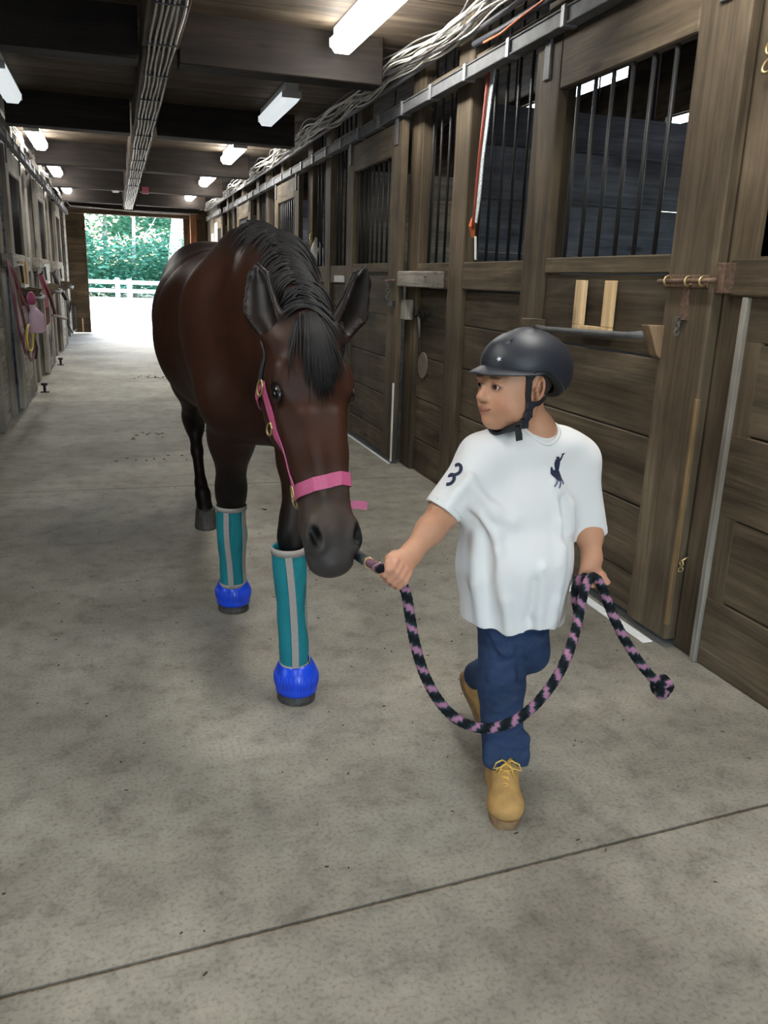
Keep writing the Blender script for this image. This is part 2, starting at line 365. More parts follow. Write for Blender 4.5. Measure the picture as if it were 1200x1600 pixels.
# stall ceilings and the aisle ceiling
ce = struct('ceiling')
q = MB()
for k in range(48):
    y = -4.2+k*.505
    if y > 19.9: break
    q.box(-1.15, 2.25, y+.004, y+.501, ZC+.02+.004*(k % 2), ZC+.06)
q.build('ceiling_boards', CX, ce)
for nm, a_, b_ in (('stall_ceiling', 2.25, 5.3), ('stall_ceiling', -4.2, -1.15)):
    q = MB()
    for k in range(10):
        x = a_+(b_-a_)*k/10
        q.box(x+.004, x+(b_-a_)/10-.004, -4.2, 20, 3.72, 3.76)
    q.build(nm, CY, ce)
for x in (2.25, -1.19):     # the upper boarding between the aisle ceiling and the higher stall ceiling
    q = MB(); q.box(x, x+.04, -4.2, 20, ZC+.02, 3.74); q.build('upper_boarding', CY, ce)
JY = [-3.0, -.1, 2.8, 5.68, 8.55, 11.52, 14.4, 17.2, 18.7]
for k, y in enumerate(JY):
    for a_, b_ in ((-.86, .2), (.44, 1.74)):
        q = MB(); q.box(a_, b_, y, y+.2, 2.59, ZC+.03); q.build('joist', JO, ce, .006)
for k in range(8):
    y = JY[k]; y2 = JY[k+1]-.01 if k < 7 else 18.9
    q = MB(); q.box(.22+.008*(k % 2), .435-.01*(k % 2), y+.012, y2, 2.66-.006*(k % 2), ZC+.02); q.build('centre_beam', CY, ce, .005)
# far end wall: header, red post, board door pulled to the left
fw = struct('wall_far')
q = MB(); q.box(-4.2, 5.3, 19.7, 19.86, 2.54, 3.76); q.build('header', CX, fw, .01)
q = MB(); q.box(1.72, 5.3, 19.72, 19.84, 0, 2.54); q.build('board_wall', WZ, fw)
q = MB(); q.box(-4.2, -1.0, 19.72, 19.84, 0, 2.54); q.build('board_wall', WZ, fw)
q = MB(); q.box(1.63, 1.76, 19.45, 19.6, 0, ZC); q.build('post', RED, fw, .008)
q = MB(); q.box(1.5, 1.66, 19.74, 19.82, 0, 2.54); q.build('post', WZ, fw, .008)
bd = thing('barn_door', (-.8, 19.9, 0), 'brown board sliding barn door at the left of the far doorway', 'door')
q = MB()
for za, zb in zip([.02, .34, .72, 1.12, 1.52, 1.92, 2.25], [.34, .72, 1.12, 1.52, 1.92, 2.25, 2.6]): q.box(-1.0, -.6, 19.88, 19.93, za, zb)
q.build('board_panel', WX, bd)
q = MB(); q.box(-.6, -.575, 19.87, 19.94, .02, 2.6); q.build('edge_batten', WZ, bd, .003)
q = MB(); q.box(-.76, -.735, 19.86, 19.88, .03, .33); q.build('brace', FRESH, bd, .002)
nw = struct('wall_near')
q = MB(); q.box(-4.2, -1.0, -4.1, -3.98, 0, 3.76); q.box(2.05, 5.3, -4.1, -3.98, 0, 3.76); q.box(-1, 2.05, -4.1, -3.98, 2.75, 3.76); q.build('board_wall', WZ, nw)

# ------------------------------------------------------------------ left wall
NL = [-1.9, 1.6, 5.1, 8.62, 12.1, 15.6]
for y0 in NL[:-1]: bay(wl, y0, -1, XL, GY if y0 > 5 else WY, GZ if y0 > 5 else WZ)
q = MB(); boards_y(q, XL-.05, XL, 18.9, 19.7, [0, .4, .8, 1.2, 1.6, 2.0, 2.4, ZC]); q.build('plank_panel', GY, wl)
LL = ['weathered grey sliding stall door nearest on the left wall, behind the pink halter',
      'weathered grey sliding stall door on the left wall between the red and the black tack',
      'weathered grey sliding stall door on the left wall nearest the far doorway']
for k, y0 in enumerate([8.62, 11.75, 15.2]): stall_door(y0, -1, w_=1.4, label=LL[k], WYm=GY, WZm=GZ, xf=-.9)
stall_door(5.1, -1, label='brown sliding stall door on the left wall beside the viewer', xf=-.9)
rail_track(-1.5, 19.0, -.87, -1, 'long galvanised door track along the left stall wall')
# ------------------------------------------------------------------ lamps
def lamp(x, y, on, label, z=2.72):
    T = thing('ceiling_light', (x, y, z), label, 'light', 'fluorescent strip lights')
    q = MB(); q.box(x-.055, x+.055, y-.61, y+.61, z+.075, z+.148); q.build('housing', WHITEP, T, .004)
    # wraparound prismatic diffuser: a trapezoid section swept along the lamp
    prof = [(-.078, .075), (-.072, .035), (-.045, .0), (.045, .0), (.072, .035), (.078, .075)]
    V = [(x+a_, yy, z+c_) for yy in (y-.6, y+.6) for a_, c_ in prof]; n_ = 6
    F = [(i, i+1, n_+i+1, n_+i) for i in range(5)]+[(5, 0, n_, n_+5), tuple(range(5, -1, -1)), tuple(range(n_, 2*n_))]
    q = MB(); q.add(V, F); q.build('diffuser', LAMPM if on else DIMM, T)
    for yy in (y-.605, y+.605):
        q = MB(); q.box(x-.08, x+.08, yy-.006, yy+.006, z+.03, z+.085); q.build('end_cap', WHITEP, T, .003)
LY = [4.96, 7.76, 10.72, 13.72, 16.9]
RL = ['large lit strip light at the top right above the wires, nearest of the right row', 'unlit strip light of the right row, second from the viewer',
      'lit strip light of the right row, third from the viewer', 'lit strip light of the right row, fourth from the viewer', 'lit strip light of the right row nearest the far doorway']
for k, y in enumerate(LY): lamp(1.43, y, k != 1, RL[k])
L2 = ['unlit strip light at the left edge, nearest of the left row', 'lit strip light of the left row, second from the viewer', 'lit strip light of the left row, third from the viewer', 'lit strip light of the left row nearest the far doorway']
for k, y in enumerate(LY[1:]): lamp(-.77, y, k != 0, L2[k])
for y in (2.1, -.8): lamp(1.43, y, True, 'lit strip light of the right row '+('just overhead' if y > 0 else 'behind the viewer'))
for y in (5.03, 2.1, -.8): lamp(-.77, y, y < 4, 'invented strip light of the left row '+('outside the left edge of the picture' if y > 3 else 'just overhead' if y > 0 else 'behind the viewer'))  # unseen left-row lamps, invented by carrying on the row's spacing
# ------------------------------------------------------------------ cables
def wavy(p0, p1, n, amp, seed):
    r_ = np.random.RandomState(seed); p0 = np.array(p0, float); p1 = np.array(p1, float)
    ts = np.linspace(0, 1, n); L_ = np.linalg.norm(p1-p0); ph = r_.uniform(0, 6, 6)
    out = []
    for t_ in ts:
        s_ = t_*L_
        o = np.array([math.sin(s_*3.1+ph[0])+.6*math.sin(s_*7.3+ph[1]), 0, math.sin(s_*2.6+ph[2])+.6*math.sin(s_*6.1+ph[3])])*amp
        out.append(tuple(p0+(p1-p0)*t_+o))
    return out
for k in range(6):
    x = .262+k*.028
    q = MB(); q.tube(wavy((x, 1.0, 2.641), (x+.003, 19.2, 2.641), 130, .0032, k), .0075, 6)
    tag(q.build('electrical_cable', WIRE, smooth=True), 'white cable under the centre ceiling beam, '+['leftmost of the six', 'second from the left', 'third from the left', 'third from the right', 'second from the right', 'rightmost of the six'][k], 'cable', 'cables along the centre beam')
for k in range(16):
    y = 1.2+k*.62+(.25*k*k/16)
    if y < 19: 
        q = MB(); q.box(.252, .412, y-.006, y+.006, 2.630, 2.654); tag(q.build('cable_strap', NAVY), 'dark strap holding the cables under the centre beam', 'strap', 'straps under the centre beam')
for k in range(15):
    r_ = np.random.RandomState(50+k); big = k < 9
    x = 1.885+r_.uniform(-.07, .05); z = 2.735+r_.uniform(-.055, .05)
    pts = wavy((x, 1.5, z+.02), (x+.02, 19.2, z*.5+2.79*.5), 190, .022 if big else .013, 80+k)
    pts = [(p_[0], p_[1], p_[2]-.03*math.sin(p_[1]*2.2)**2) for p_ in pts]
    q = MB(); q.tube(pts, .0055 if k % 3 else .0075, 6)
    tag(q.build('electrical_cable', WIRE if k % 5 else WIRED, smooth=True), 'loose cable in the tangled bundle along the top of the right wall', 'cable', 'tangled cables on the right wall')
q = MB(); q.tube([(1.96, 1.5, 2.7), (1.955, 10, 2.69), (1.96, 19.2, 2.7)], .017, 8)
tag(q.build('conduit', CONDUIT, smooth=True), 'grey conduit pipe under the tangled cables on the right wall', 'pipe')
for k in range(3):
    q = MB(); q.tube(wavy((-.93, 1.5, 2.72+.02*k), (-.92, 19.2, 2.70+.02*k), 140, .013, 140+k), .006, 6)
    tag(q.build('electrical_cable', WIRE, smooth=True), ['lowest', 'middle', 'highest'][k]+' of three loose cables along the top of the left stall wall', 'cable', 'cables on the left wall')
q = MB(); q.tube([(-.85, 18.4, 2.66), (-.8, 18.55, 2.6), (-.4, 18.66, 2.6), (.3, 18.66, 2.57), (.75, 18.68, 2.56), (1.55, 18.66, 2.56)], .008, 6)
tag(q.build('electrical_cable', WIRE, smooth=True), 'white cable crossing the last ceiling beam above the far doorway', 'cable')
# black hose and orange cord lying on the track
q = MB(); q.tube([(1.96, 4.68, 2.63), (1.96, 4.3, 2.62), (1.96, 3.9, 2.62), (1.96, 3.3, 2.6)], .018, 8)
tag(q.build('black_hose', NAVY, smooth=True), 'black hose lying above the door track at the top right', 'hose')
q = MB(); q.tube([(1.945, 4.52, 2.60), (1.94, 4.3, 2.59), (1.94, 4.05, 2.61), (1.94, 3.85, 2.62), (1.94, 3.4, 2.64)], .006, 6)
tag(q.build('orange_cord', WIREO, smooth=True), 'orange cord lying on the black hose at the top right', 'cord')
# bell and small dish on the ceiling
q = MB(); q.tube([(.52, 14.4, 2.66), (.52, 14.38, 2.66)], .05, 14) if 0 else None; q.box(.47, .57, 14.3, 14.39, 2.56, 2.66)
tag(q.build('alarm_bell', MAROON), 'dark red alarm box beside the centre beam', 'alarm')
q = MB(); q.tube([(.07, 14.5, 2.592), (.07, 14.5, 2.565)], [.06, .05], 16)
tag(q.build('smoke_detector', WHITEP), 'round white detector under a beam left of the cables', 'detector')


# ------------------------------------------------------------------ fittings on the right wall (door face at x = 1.975, sill boards at 2.03)
WORN = wood('worn_edge_wood', 'z', (.10, .06, .03), (.22, .14, .065), (.32, .22, .11)); q = MB(); q.box(1.972, 1.99, 2.457, 2.474, .10, .98); q.build('worn_edge', WORN, doorsR[0], .003)
q = MB(); q.box(1.938, 1.95, 5.825, 5.845, .02, .62); q.build('white_edge_strip', WHITEP, doorsR[1], .003)
T = thing('pine_bracket', (1.96, 3.2, 1.12), 'pale pine U-shaped bracket screwed to the stall door behind the child', 'bracket')
for nm, bx in (('upright', (3.275, 3.345, 1.195, 1.385)), ('upright', (3.045, 3.11, 1.195, 1.385)), ('crosspiece', (3.045, 3.345, 1.175, 1.194))):
    q = MB(); q.box(1.953, 1.975, *bx); q.build(nm, FRESH, T, .002)
BLK = wood('block_wood', 'z', (.16, .1, .06), (.26, .17, .1), (.36, .25, .16)); T = thing('blanket_rack', (1.93, 3.2, 1.1), 'galvanised pipe blanket rack on wooden blocks across the stall door behind the helmet', 'rack')
q = MB(); q.tube([(1.925, 3.70, 1.168), (1.915, 3.5, 1.16), (1.915, 2.85, 1.178), (1.925, 2.75, 1.188)], [.011, .013, .013, .016], 10); q.build('pipe', STEEL, T, smooth=True)
q = MB(); q.box(1.90, 1.975, 3.63, 3.75, 1.15, 1.20); q.build('block', WX, T, .003)
q = MB(); q.add([(1.975, 2.70, 1.225), (1.975, 2.75, 1.225), (1.905, 2.75, 1.225), (1.905, 2.70, 1.225), (1.975, 2.70, 1.10), (1.975, 2.75, 1.10), (1.955, 2.75, 1.115), (1.955, 2.70, 1.115)], [(0, 1, 2, 3), (4, 7, 6, 5), (0, 4, 5, 1), (1, 5, 6, 2), (2, 6, 7, 3), (3, 7, 4, 0)]); q.build('block', BLK, T, .002)
# slide bolt with chain at the near edge of the first door
T = thing('slide_bolt', (1.96, 2.6, 1.36), 'rusty slide bolt and hasp at the near edge of the stall door behind the child', 'bolt')
q = MB(); q.tube([(1.952, 2.74, 1.385), (1.952, 2.42, 1.392)], .009, 8); q.build('rod', RUST, T, smooth=True)
q = MB(); q.box(1.968, 1.975, 2.48, 2.72, 1.365, 1.41); q.build('plate', RUST, T, .002)
for y in (2.69, 2.57, 2.49):
    q = MB(); q.ring((1.955, y, 1.388), (0, 1, 0), .016, .004, 12, 6, (1, 1)); q.build('loop', BRASS, T, smooth=True)
q = MB(); q.box(1.962, 1.975, 2.57, 2.61, 1.25, 1.365); q.build('hasp', RUST, T, .002)
q = MB(); q.box(1.965, 2.03, 2.40, 2.44, 1.35, 1.45); q.build('catch', RUST, T, .002)
for k in range(3):
    q = MB(); q.ring((1.955, 2.60, 1.25-.022*k), (1, 0, 0) if k % 2 else (0, 1, 0), .011, .003, 10, 5); q.build('chain_link', STEEL, T, smooth=True)
# wooden latch catch, white block and chain between first fixed panel and second door
T = thing('latch_block', (1.95, 5.9, 1.39), 'thick grey wooden latch block beside the second stall door', 'block')
q = MB(); q.box(1.93, 2.03, 5.12, 5.80, 1.32, 1.425); q.build('block', GY, T, .006)
q = MB(); q.tube([(1.93, 5.2, 1.39), (1.915, 5.2, 1.39)], .008, 8); q.build('bolt', STEEL, T)
q = MB(); q.box(1.97, 2.03, 5.70, 5.81, 1.09, 1.23); tag(q.build('strike_block', GZ, bevel=.004), 'small pale wooden block with black keeper beside the second stall door', 'block')
T = thing('door_chain', (1.93, 5.9, 1.38), 'hanging chain and snap on the near edge of the second stall door', 'chain')
q = MB(); q.tube([(1.93, 6.08, 1.355), (1.93, 5.86, 1.36)], .008, 8); q.build('rod', RUST, T, smooth=True)
for k in range(6):
    q = MB(); q.ring((1.925, 5.99, 1.335-.024*k), (1, 0, 0) if k % 2 else (0, 1, 0), .013, .0035, 10, 5); q.build('chain_link', STEEL, T, smooth=True)
q = MB(); q.box(1.925, 1.945, 5.87, 5.97, 1.175, 1.215); q.build('keeper', BLACK, T, .002)
# hook rack, hanging strap and metal disc on the panel left of the boy
T = thing('tool_hook', (2.05, 5.3, 1.2), 'black iron hook rack with a hanging pick on the right wall panel', 'hook')
q = MB(); q.box(2.048, 2.06, 5.42, 5.62, 1.13, 1.16); q.build('plate', BLACK, T)
for y in (5.43, 5.52, 5.61):
    q = MB(); q.tube([(2.05, y, 1.145), (2.015, y, 1.115), (2.005, y, 1.125), (2.005, y, 1.17)], .006, 6); q.build('hook', BLACK, T, smooth=True)
q = MB(); q.tube([(2.012, 5.53, 1.135), (2.02, 5.53, 1.05), (2.025, 5.53, .98)], [.012, .008, .006], 8); q.build('handle', CONDUIT, T, smooth=True)
q = MB(); q.tube([(2.025, 5.53, 1.0), (2.03, 5.53, .88)], .006, 6); q.build('strap', BLACK, T)
q = MB(); q.disc((2.058, 5.52, .785), (-1, 0, 0), .092, .008, 28); tag(q.build('metal_disc', plain('dull_metal', (.24, .21, .17), .5, .5, noise=.2, nscale=14)), 'round dull metal disc screwed to the right wall panel below the hooks', 'disc')
# orange and white strap hanging from the post between the two fixed windows
q = MB(); q.ribbon([(2.02, 4.54, 2.5), (2.012, 4.57, 2.2), (2.008, 4.59, 2.05), (2.01, 4.61, 1.85), (2.01, 4.64, 1.70)], [(-1, 0, 0)]*5, .07, .006)
REDC = plain('red_cord', (.3, .05, .03), .6); T = thing('hanging_strap', (2.01, 4.6, 1.7), 'red and white strap hanging in the barred window beside the post', 'strap')
q.build('webbing', plain('white_webbing', (.6, .66, .68), .6, noise=.5, nscale=120), T)
q = MB(); q.tube([(2.0, 4.55, 2.5), (1.995, 4.60, 2.05), (2.0, 4.63, 1.8), (2.0, 4.64, 1.66)], .009, 6); q.build('cord', REDC, T, smooth=True)
q = MB(); q.tube([(2.01, 4.66, 1.72), (2.0, 4.66, 1.68), (2.02, 4.68, 1.62)], [.016, .02, .012], 8); q.build('tassel', WIREO, T)
q = MB(); q.tube([(2.01, 4.62, 1.62), (2.01, 4.60, 1.49)], .007, 6); q.build('tail', WHITEP, T)
# brass snap hanging at the top right, and gate hook low between door and post
for (x, y, z, lb) in ((2.005, 2.38, 2.10, 'brass snap hanging on the upright at the top right edge'), (1.99, 2.44, .36, 'small brass hook low between the stall door and its post'), (2.0, 9.0, 1.78, 'brass snap hanging on the post beside the third stall door')):
    k_ = .5 if z < 1 else 1.0; q = MB(); q.ring((x, y, z), (1, 0, 0), .02*k_, .005*k_, 12, 6, (1, 1)); q.ring((x, y, z-.05*k_), (1, .3, 0), .016*k_, .004*k_, 12, 6, (1, 1.5)); q.tube([(x, y, z+.02*k_), (x+.03, y, z+.05*k_)], .006*k_, 6)
    tag(q.build('snap_hook', BRASS, smooth=True), lb, 'hook', None)
# white floor strips along the right wall
q = MB(); q.box(1.925, 1.972, 2.52, 3.93, .0, .006); tag(q.build('trim_1', WHITEP, bevel=.003), kind='structure')
q = MB(); q.box(1.92, 1.943, 5.84, 9.0, .0, .008); tag(q.build('trim_2', WHITEP, bevel=.003), kind='structure')
# pale label on a sill, papers and sign on the far doors
q = MB(); q.box(2.02, 2.03, 7.62, 8.0, 1.33, 1.39); tag(q.build('paper_label', WHITEP), 'torn white paper label on the sill left of the second stall door', 'label')
q = MB(); q.box(1.935, 1.945, 17.0, 17.5, 1.9, 2.35); tag(q.build('paper_notice', WHITEP), 'white notice sheet on the last stall door of the right wall', 'notice')
q = MB(); q.box(2.0, 2.03, 18.2, 18.7, 1.75, 2.2); tag(q.build('notice_board', WHITEP), 'white striped notice at the far end of the right wall', 'notice')
q = MB()
r_ = np.random.RandomState(3)
q.tube([(2.07, 9.02, 1.78), (2.08, 9.0, 1.66), (2.08, 9.0, 1.5)], [.01, .07, .05], 7); tag(q.build('white_rag', WHITEP, smooth=True), 'white rag hanging inside the barred window behind the horse neck', 'cloth')

# ------------------------------------------------------------------ left wall tack (door faces at x = -0.90)
def strap(name, pts, wdt, mtl, parent, th=.005):
    q = MB(); q.ribbon(pts, [(1, -.35, 0)]*len(pts), wdt, th); return q.build(name, mtl, parent)
def arc(c, ry, rz, a0, a1, n=14, dx=0, lean=.1):
    return [(c[0]+dx*math.sin(a), c[1]+ry*math.cos(a), c[2]+rz*math.sin(a)) for a in np.linspace(a0, a1, n)]
x = -.84
T = thing('pink_halter', (x, 8.05, 1.3), 'pink and maroon halter and lead hanging at the left edge', 'halter')
strap('crown_strap', [(-.90, 8.1, 1.42), (-.84, 8.05, 1.3), (-.82, 8.3, 1.1), (-.80, 8.7, .95), (-.8, 8.75, .72)], .045, MAROON, T)
DP = plain('dusty_pink_nylon', (.17, .03, .07), .6); strap('cheek_strap', [(-.88, 8.0, 1.4), (-.85, 7.9, 1.15), (-.84, 8.0, .85), (-.82, 8.2, .62)], .04, DP, T)
strap('cheek_strap', [(-.86, 8.2, 1.35), (-.82, 8.15, 1.0), (-.80, 8.35, .7)], .045, MAROON, T)
strap('nose_band', arc((-.81, 8.3, .70), .28, .10, .3, 6.0), .035, DP, T)
strap('chin_strap', arc((-.79, 8.45, .62), .3, .09, 2.8, 6.5), .04, MAROON, T)
q = MB(); q.tube(arc((-.78, 8.3, .74), .28, .12, 1.5, 6.5), .012, 6); q.build('yellow_cord', YELLOW, T, smooth=True)
q = MB(); q.tube([(-.8, 8.8, .72), (-.79, 8.85, .6), (-.79, 8.8, .5)], [.02, .03, .012], 7); q.build('tassel', NAVY, T, smooth=True)
m, t, b = mat('clear_plastic', .15); b.inputs['Base Color'].default_value = (.85, .6, .75, 1); b.inputs['Alpha'].default_value = .75
T = thing('plastic_bag', (-.76, 8.6, .9), 'clear plastic bag with pink top hanging on the halter at the left edge', 'bag')
q = MB(); q.tube([(-.77, 8.62, 1.02), (-.76, 8.62, .98), (-.75, 8.66, .93), (-.75, 8.68, .78), (-.75, 8.68, .76)], [.02, .04, .075, .085, .06], 5); q.build('pouch', m, T, smooth=True)
q = MB(); q.tube([(-.77, 8.6, 1.14), (-.77, 8.61, 1.09), (-.77, 8.62, 1.03)], [.02, .045, .03], 8); q.build('bow', PINK, T, smooth=True)
T = thing('red_tack', (-.82, 10.9, 1.1), 'red and black halter and lead rope hanging between the left stall doors', 'halter')
for (yy, m_) in ((10.75, MAROON), (10.9, DP), (11.0, NAVY)):
    strap('lead_strap', [(-.86, yy, 1.3), (-.82, yy+.1, 1.12), (-.80, yy-.05, .92), (-.81, yy+.08, .72)], .05, m_, T)
q = MB(); q.tube([(-.84, 10.9, 1.28), (-.76, 11.0, 1.0), (-.74, 11.25, .8)], .02, 7); q.build('lead_rope', MAROON, T, smooth=True)
q = MB(); q.tube([(-.76, 11.1, .81), (-.70, 11.4, .78), (-.64, 11.7, .74)], .018, 7); q.build('lead_end', plain('grey_rope', (.3, .26, .25), .8), T, smooth=True)
q = MB(); q.tube([(-.905, 10.9, 1.29), (-.83, 10.9, 1.30), (-.83, 10.9, 1.33)], .012, 6); q.build('hook', BLACK, T)
q = MB(); q.tube(arc((-.79, 10.9, .5), .12, .17, 0, 6.28, 18), .01, 6); q.build('cord_loop', CONDUIT, T, smooth=True)
T = thing('black_halter', (-.8, 13.6, 1.0), 'black rope halter hanging between the far left stall doors', 'halter')
q = MB(); q.tube([(-.905, 13.6, 1.30), (-.86, 13.6, 1.31), (-.86, 13.6, 1.34)], .012, 6); q.build('hook', BLACK, T)
q = MB(); q.tube([(-.88, 13.6, 1.3), (-.82, 13.7, 1.1), (-.74, 13.8, .92)], .028, 7); q.build('rope', NAVY, T, smooth=True)
q = MB(); q.tube(arc((-.70, 13.9, .82), .28, .09, 0, 6.28, 18), .014, 6); q.build('nose_loop', NAVY, T, smooth=True)
q = MB(); q.tube([(-.72, 13.6, .8), (-.73, 13.6, .55), (-.68, 13.8, .42), (-.64, 14.2, .45), (-.64, 14.2, .8)], .013, 6); q.build('throat_loop', NAVY, T, smooth=True)
# shelf brackets of the left doors, strike blocks, floor stops
for k, (y, lb) in enumerate(((9.2, 'nearest'), (12.3, 'middle'), (15.7, 'farthest'))):
    T = thing('saddle_rack', (-.88, y, 1.15), 'curved metal blanket rack on wooden brackets, %s of the three on the left doors' % lb, 'rack')
    for yy in (y-.25, y+.45):
        q = MB(); q.add([(-.9, yy, 1.17), (-.9, yy+.05, 1.17), (-.74, yy+.05, 1.15), (-.74, yy, 1.15), (-.9, yy, 1.0), (-.9, yy+.05, 1.0), (-.86, yy+.05, 1.0), (-.86, yy, 1.0)], [(0, 1, 2, 3), (4, 7, 6, 5), (0, 4, 5, 1), (1, 5, 6, 2), (2, 6, 7, 3), (3, 7, 4, 0)]); q.build('bracket', WX, T, .003)
    q = MB(); q.tube([(-.88, y-.25, 1.12), (-.78, y-.2, 1.07), (-.74, y+.1, 1.055), (-.74, y+.5, 1.07), (-.8, y+.6, 1.1)], [.015, .022, .024, .022, .015], 8); q.build('rail', STEEL, T, smooth=True)
    T = thing('white_bracket', (-.89, y+.1, 1.3), 'pale wooden U bracket above the %s blanket rack of the left doors' % lb, 'bracket')
    for yy in (y-.1, y+.22):
        q = MB(); q.box(-.9, -.86, yy, yy+.05, 1.2, 1.42); q.build('upright', WHITEP if k else FRESH, T, .002)
    q = MB(); q.box(-.9, -.86, y-.1, y+.27, 1.17, 1.199); q.build('crosspiece', WHITEP, T, .002)
for k, (y, lb) in enumerate(((8.35, 'left of the pink tack'), (11.25, 'above the red tack'), (14.5, 'above the black halter'))):
    q = MB(); q.box(-.955, -.86, y-.12, y+.2, 1.36, 1.48); tag(q.build('strike_block', GY, bevel=.004), 'pale wooden latch block %s' % lb, 'block')
    T = thing('latch', (-.88, y+.45, 1.37), 'black iron door latch with hanging pin, %s' % lb, 'latch')
    q = MB(); q.tube([(-.88, y+.2, 1.38), (-.87, y+.75, 1.38)], .014, 6); q.build('rod', BLACK, T)
    q = MB(); q.tube([(-.86, y+.5, 1.38), (-.85, y+.5, 1.22)], .012, 6); q.build('pin', BLACK, T)
for y, lb in ((10.07, 'nearer'), (13.05, 'farther')):
    T = thing('door_stop', (-.82, y, 0), 'black iron floor guide at the foot of the left wall, %s one' % lb, 'stop')
    q = MB(); q.box(-.88, -.79, y-.03, y+.04, 0, .010); q.build('base', BLACK, T)
    q = MB(); q.tube([(-.835, y, .01), (-.835, y, .08)], .016, 8); q.build('pin', BLACK, T)
    q = MB(); q.tube([(-.835, y, .08), (-.835, y, .108)], .036, 12); q.build('roller', BLACK, T, .004)

# ------------------------------------------------------------------ outdoors
GRAV = plain('pale_gravel', (.62, .58, .52), .9, noise=.12, nscale=3)
q = MB(); q.add([(-60, 20.31, -.03), (60, 20.31, -.03), (60, 90, .4), (-60, 90, .4)], [(0, 1, 2, 3)]); tag(q.build('ground', GRAV), kind='structure')
q = MB(); q.add([(-60, -40, -.2), (60, -40, -.2), (60, 20.3, -.2), (-60, 20.3, -.2)], [(0, 1, 2, 3)]); tag(q.build('ground', GRAV), kind='structure')
F_ = thing('paddock_fence', (0, 36, 0), 'white post and rail fence beyond the far doorway', 'fence')
for k in range(-7, 9):
    x = k*2.4+.06
    q = MB(); q.box(x-.09, x+.09, 35.9, 36.05, 0, 1.13); q.build('post', WHITEP, F_, .01)
q = MB(); q.box(.42, .62, 35.95, 36.1, 0, 1.1); q.build('post', WHITEP, F_, .01)
for za, zb in ((.88, 1.04), (.55, .70), (.2, .36)):
    q = MB(); q.box(-18, 20, 35.93, 35.98, za, zb); q.build('rail', WHITEP, F_, .005)
m, t, b = mat('leaf', .55); tr = N(t, 'ShaderNodeBsdfTranslucent'); mix = N(t, 'ShaderNodeMixShader'); mix.inputs[0].default_value = .4
gi = t.nodes.new('ShaderNodeNewGeometry'); r1 = ramp(t, gi.outputs['Random Per Island'], [(0, (.03, .16, .10)), (.5, (.10, .30, .19)), (1, (.22, .48, .31))])  # leaf greens pushed to teal and lightened, haze put into the colour
t.links.new(r1.outputs[0], b.inputs['Base Color']); t.links.new(r1.outputs[0], tr.inputs[0])
t.links.new(b.outputs[0], mix.inputs[1]); t.links.new(tr.outputs[0], mix.inputs[2]); t.links.new(mix.outputs[0], t.nodes['Material Output'].inputs[0]); LEAF = m
BARK = plain('grey_bark', (.50, .44, .40), .9, noise=.4, nscale=4); BARKP = plain('pale_bark', (.72, .58, .52), .9, noise=.2, nscale=4)
def leaves(cx, cy, z0, z1, R_, n, seed, big=1):
    r_ = np.random.RandomState(seed); nc = 46 if big == 1 else 160
    cc = np.stack([cx+r_.normal(0, R_*.5, nc), cy+r_.normal(0, R_*.4, nc), r_.uniform(z0, z1, nc)], 1); q = MB()
    for i in range(n):
        c = cc[r_.randint(nc)]+r_.normal(0, 1, 3)*np.array([.55, .5, .28])
        if c[2] < .1: continue
        a_ = r_.uniform(0, 6.28); s_ = r_.uniform(.07, .16)*big; u = np.array([math.cos(a_), math.sin(a_), r_.uniform(-.5, .3)])*s_; v_ = np.array([-math.sin(a_), math.cos(a_), r_.uniform(-.8, .8)])*s_*.5
        q.add([c-u, c+v_, c+u, c-v_], [(0, 1, 2, 3)])
    return q
TR = [(-4.8, 46, .16, 'leafy tree beyond the fence, leftmost through the doorway'), (-2.2, 43, .10, 'slim leafy tree beyond the left part of the fence'),
      (-.4, 47, .13, 'leafy tree with a thin grey trunk left of the fence gap'), (.9, 44, .09, 'slender tree with a bent pale trunk beyond the fence'),
      (2.55, 41, .30, 'stout pale pine trunk standing beyond the fence right of the doorway centre'), (4.3, 46, .12, 'leafy tree right of the stout pale trunk'),
      (6.5, 48, .16, 'leafy tree beyond the fence, rightmost through the doorway'), (-7.5, 49, .2, 'leafy tree far beyond the fence at the left'), (9.5, 49, .2, 'leafy tree far beyond the fence at the right')]
for k, (x, y, r0, lb) in enumerate(TR):
    T = thing('tree', (x, y, 0), lb, 'tree', 'trees beyond the fence')
    r_ = np.random.RandomState(k); q = MB(); dx = r_.uniform(-.5, .5)
    q.tube([(x, y, 0), (x+dx*.3, y, 2.2), (x+dx*.7+.08, y, 4.6), (x+dx, y, 8)], [r0*1.15, r0, r0*.85, r0*.6], 12); q.build('trunk', BARKP if k in (4, 3) else BARK, T, smooth=True)
    if k not in (4,):
        for j_ in range(3):
            z = 1.5+j_*1.1+r_.uniform(-.3, .3); a_ = r_.uniform(-1, 1)
            q = MB(); q.tube([(x, y, z), (x+a_, y-.3, z+.8), (x+a_*1.6, y-.5, z+1.6)], [.045, .03, .015], 6); q.build('branch', BARKP, T, smooth=True)
        leaves(x, y+1.9, .6, 8, 2.2, 4200, 100+k).build('foliage', LEAF, T)
for k, x in enumerate((-6, -3, -.6, 1.6, 3.8, 6.4)):
    q = leaves(x, 42.0+k % 3, .4, 2.8, 2.6, 3200, 300+k)
    tag(q.build('bush', LEAF), 'green undergrowth bush behind the white fence, '+['leftmost of six', 'second from the left', 'third from the left', 'third from the right', 'second from the right', 'rightmost of six'][k], 'bush', 'bushes behind the fence')
q = leaves(0, 58, .5, 12, 11, 15000, 999, 2.4); tag(q.build('forest_foliage', LEAF), 'dense distant forest leaves beyond the fence', 'foliage', kind='stuff')
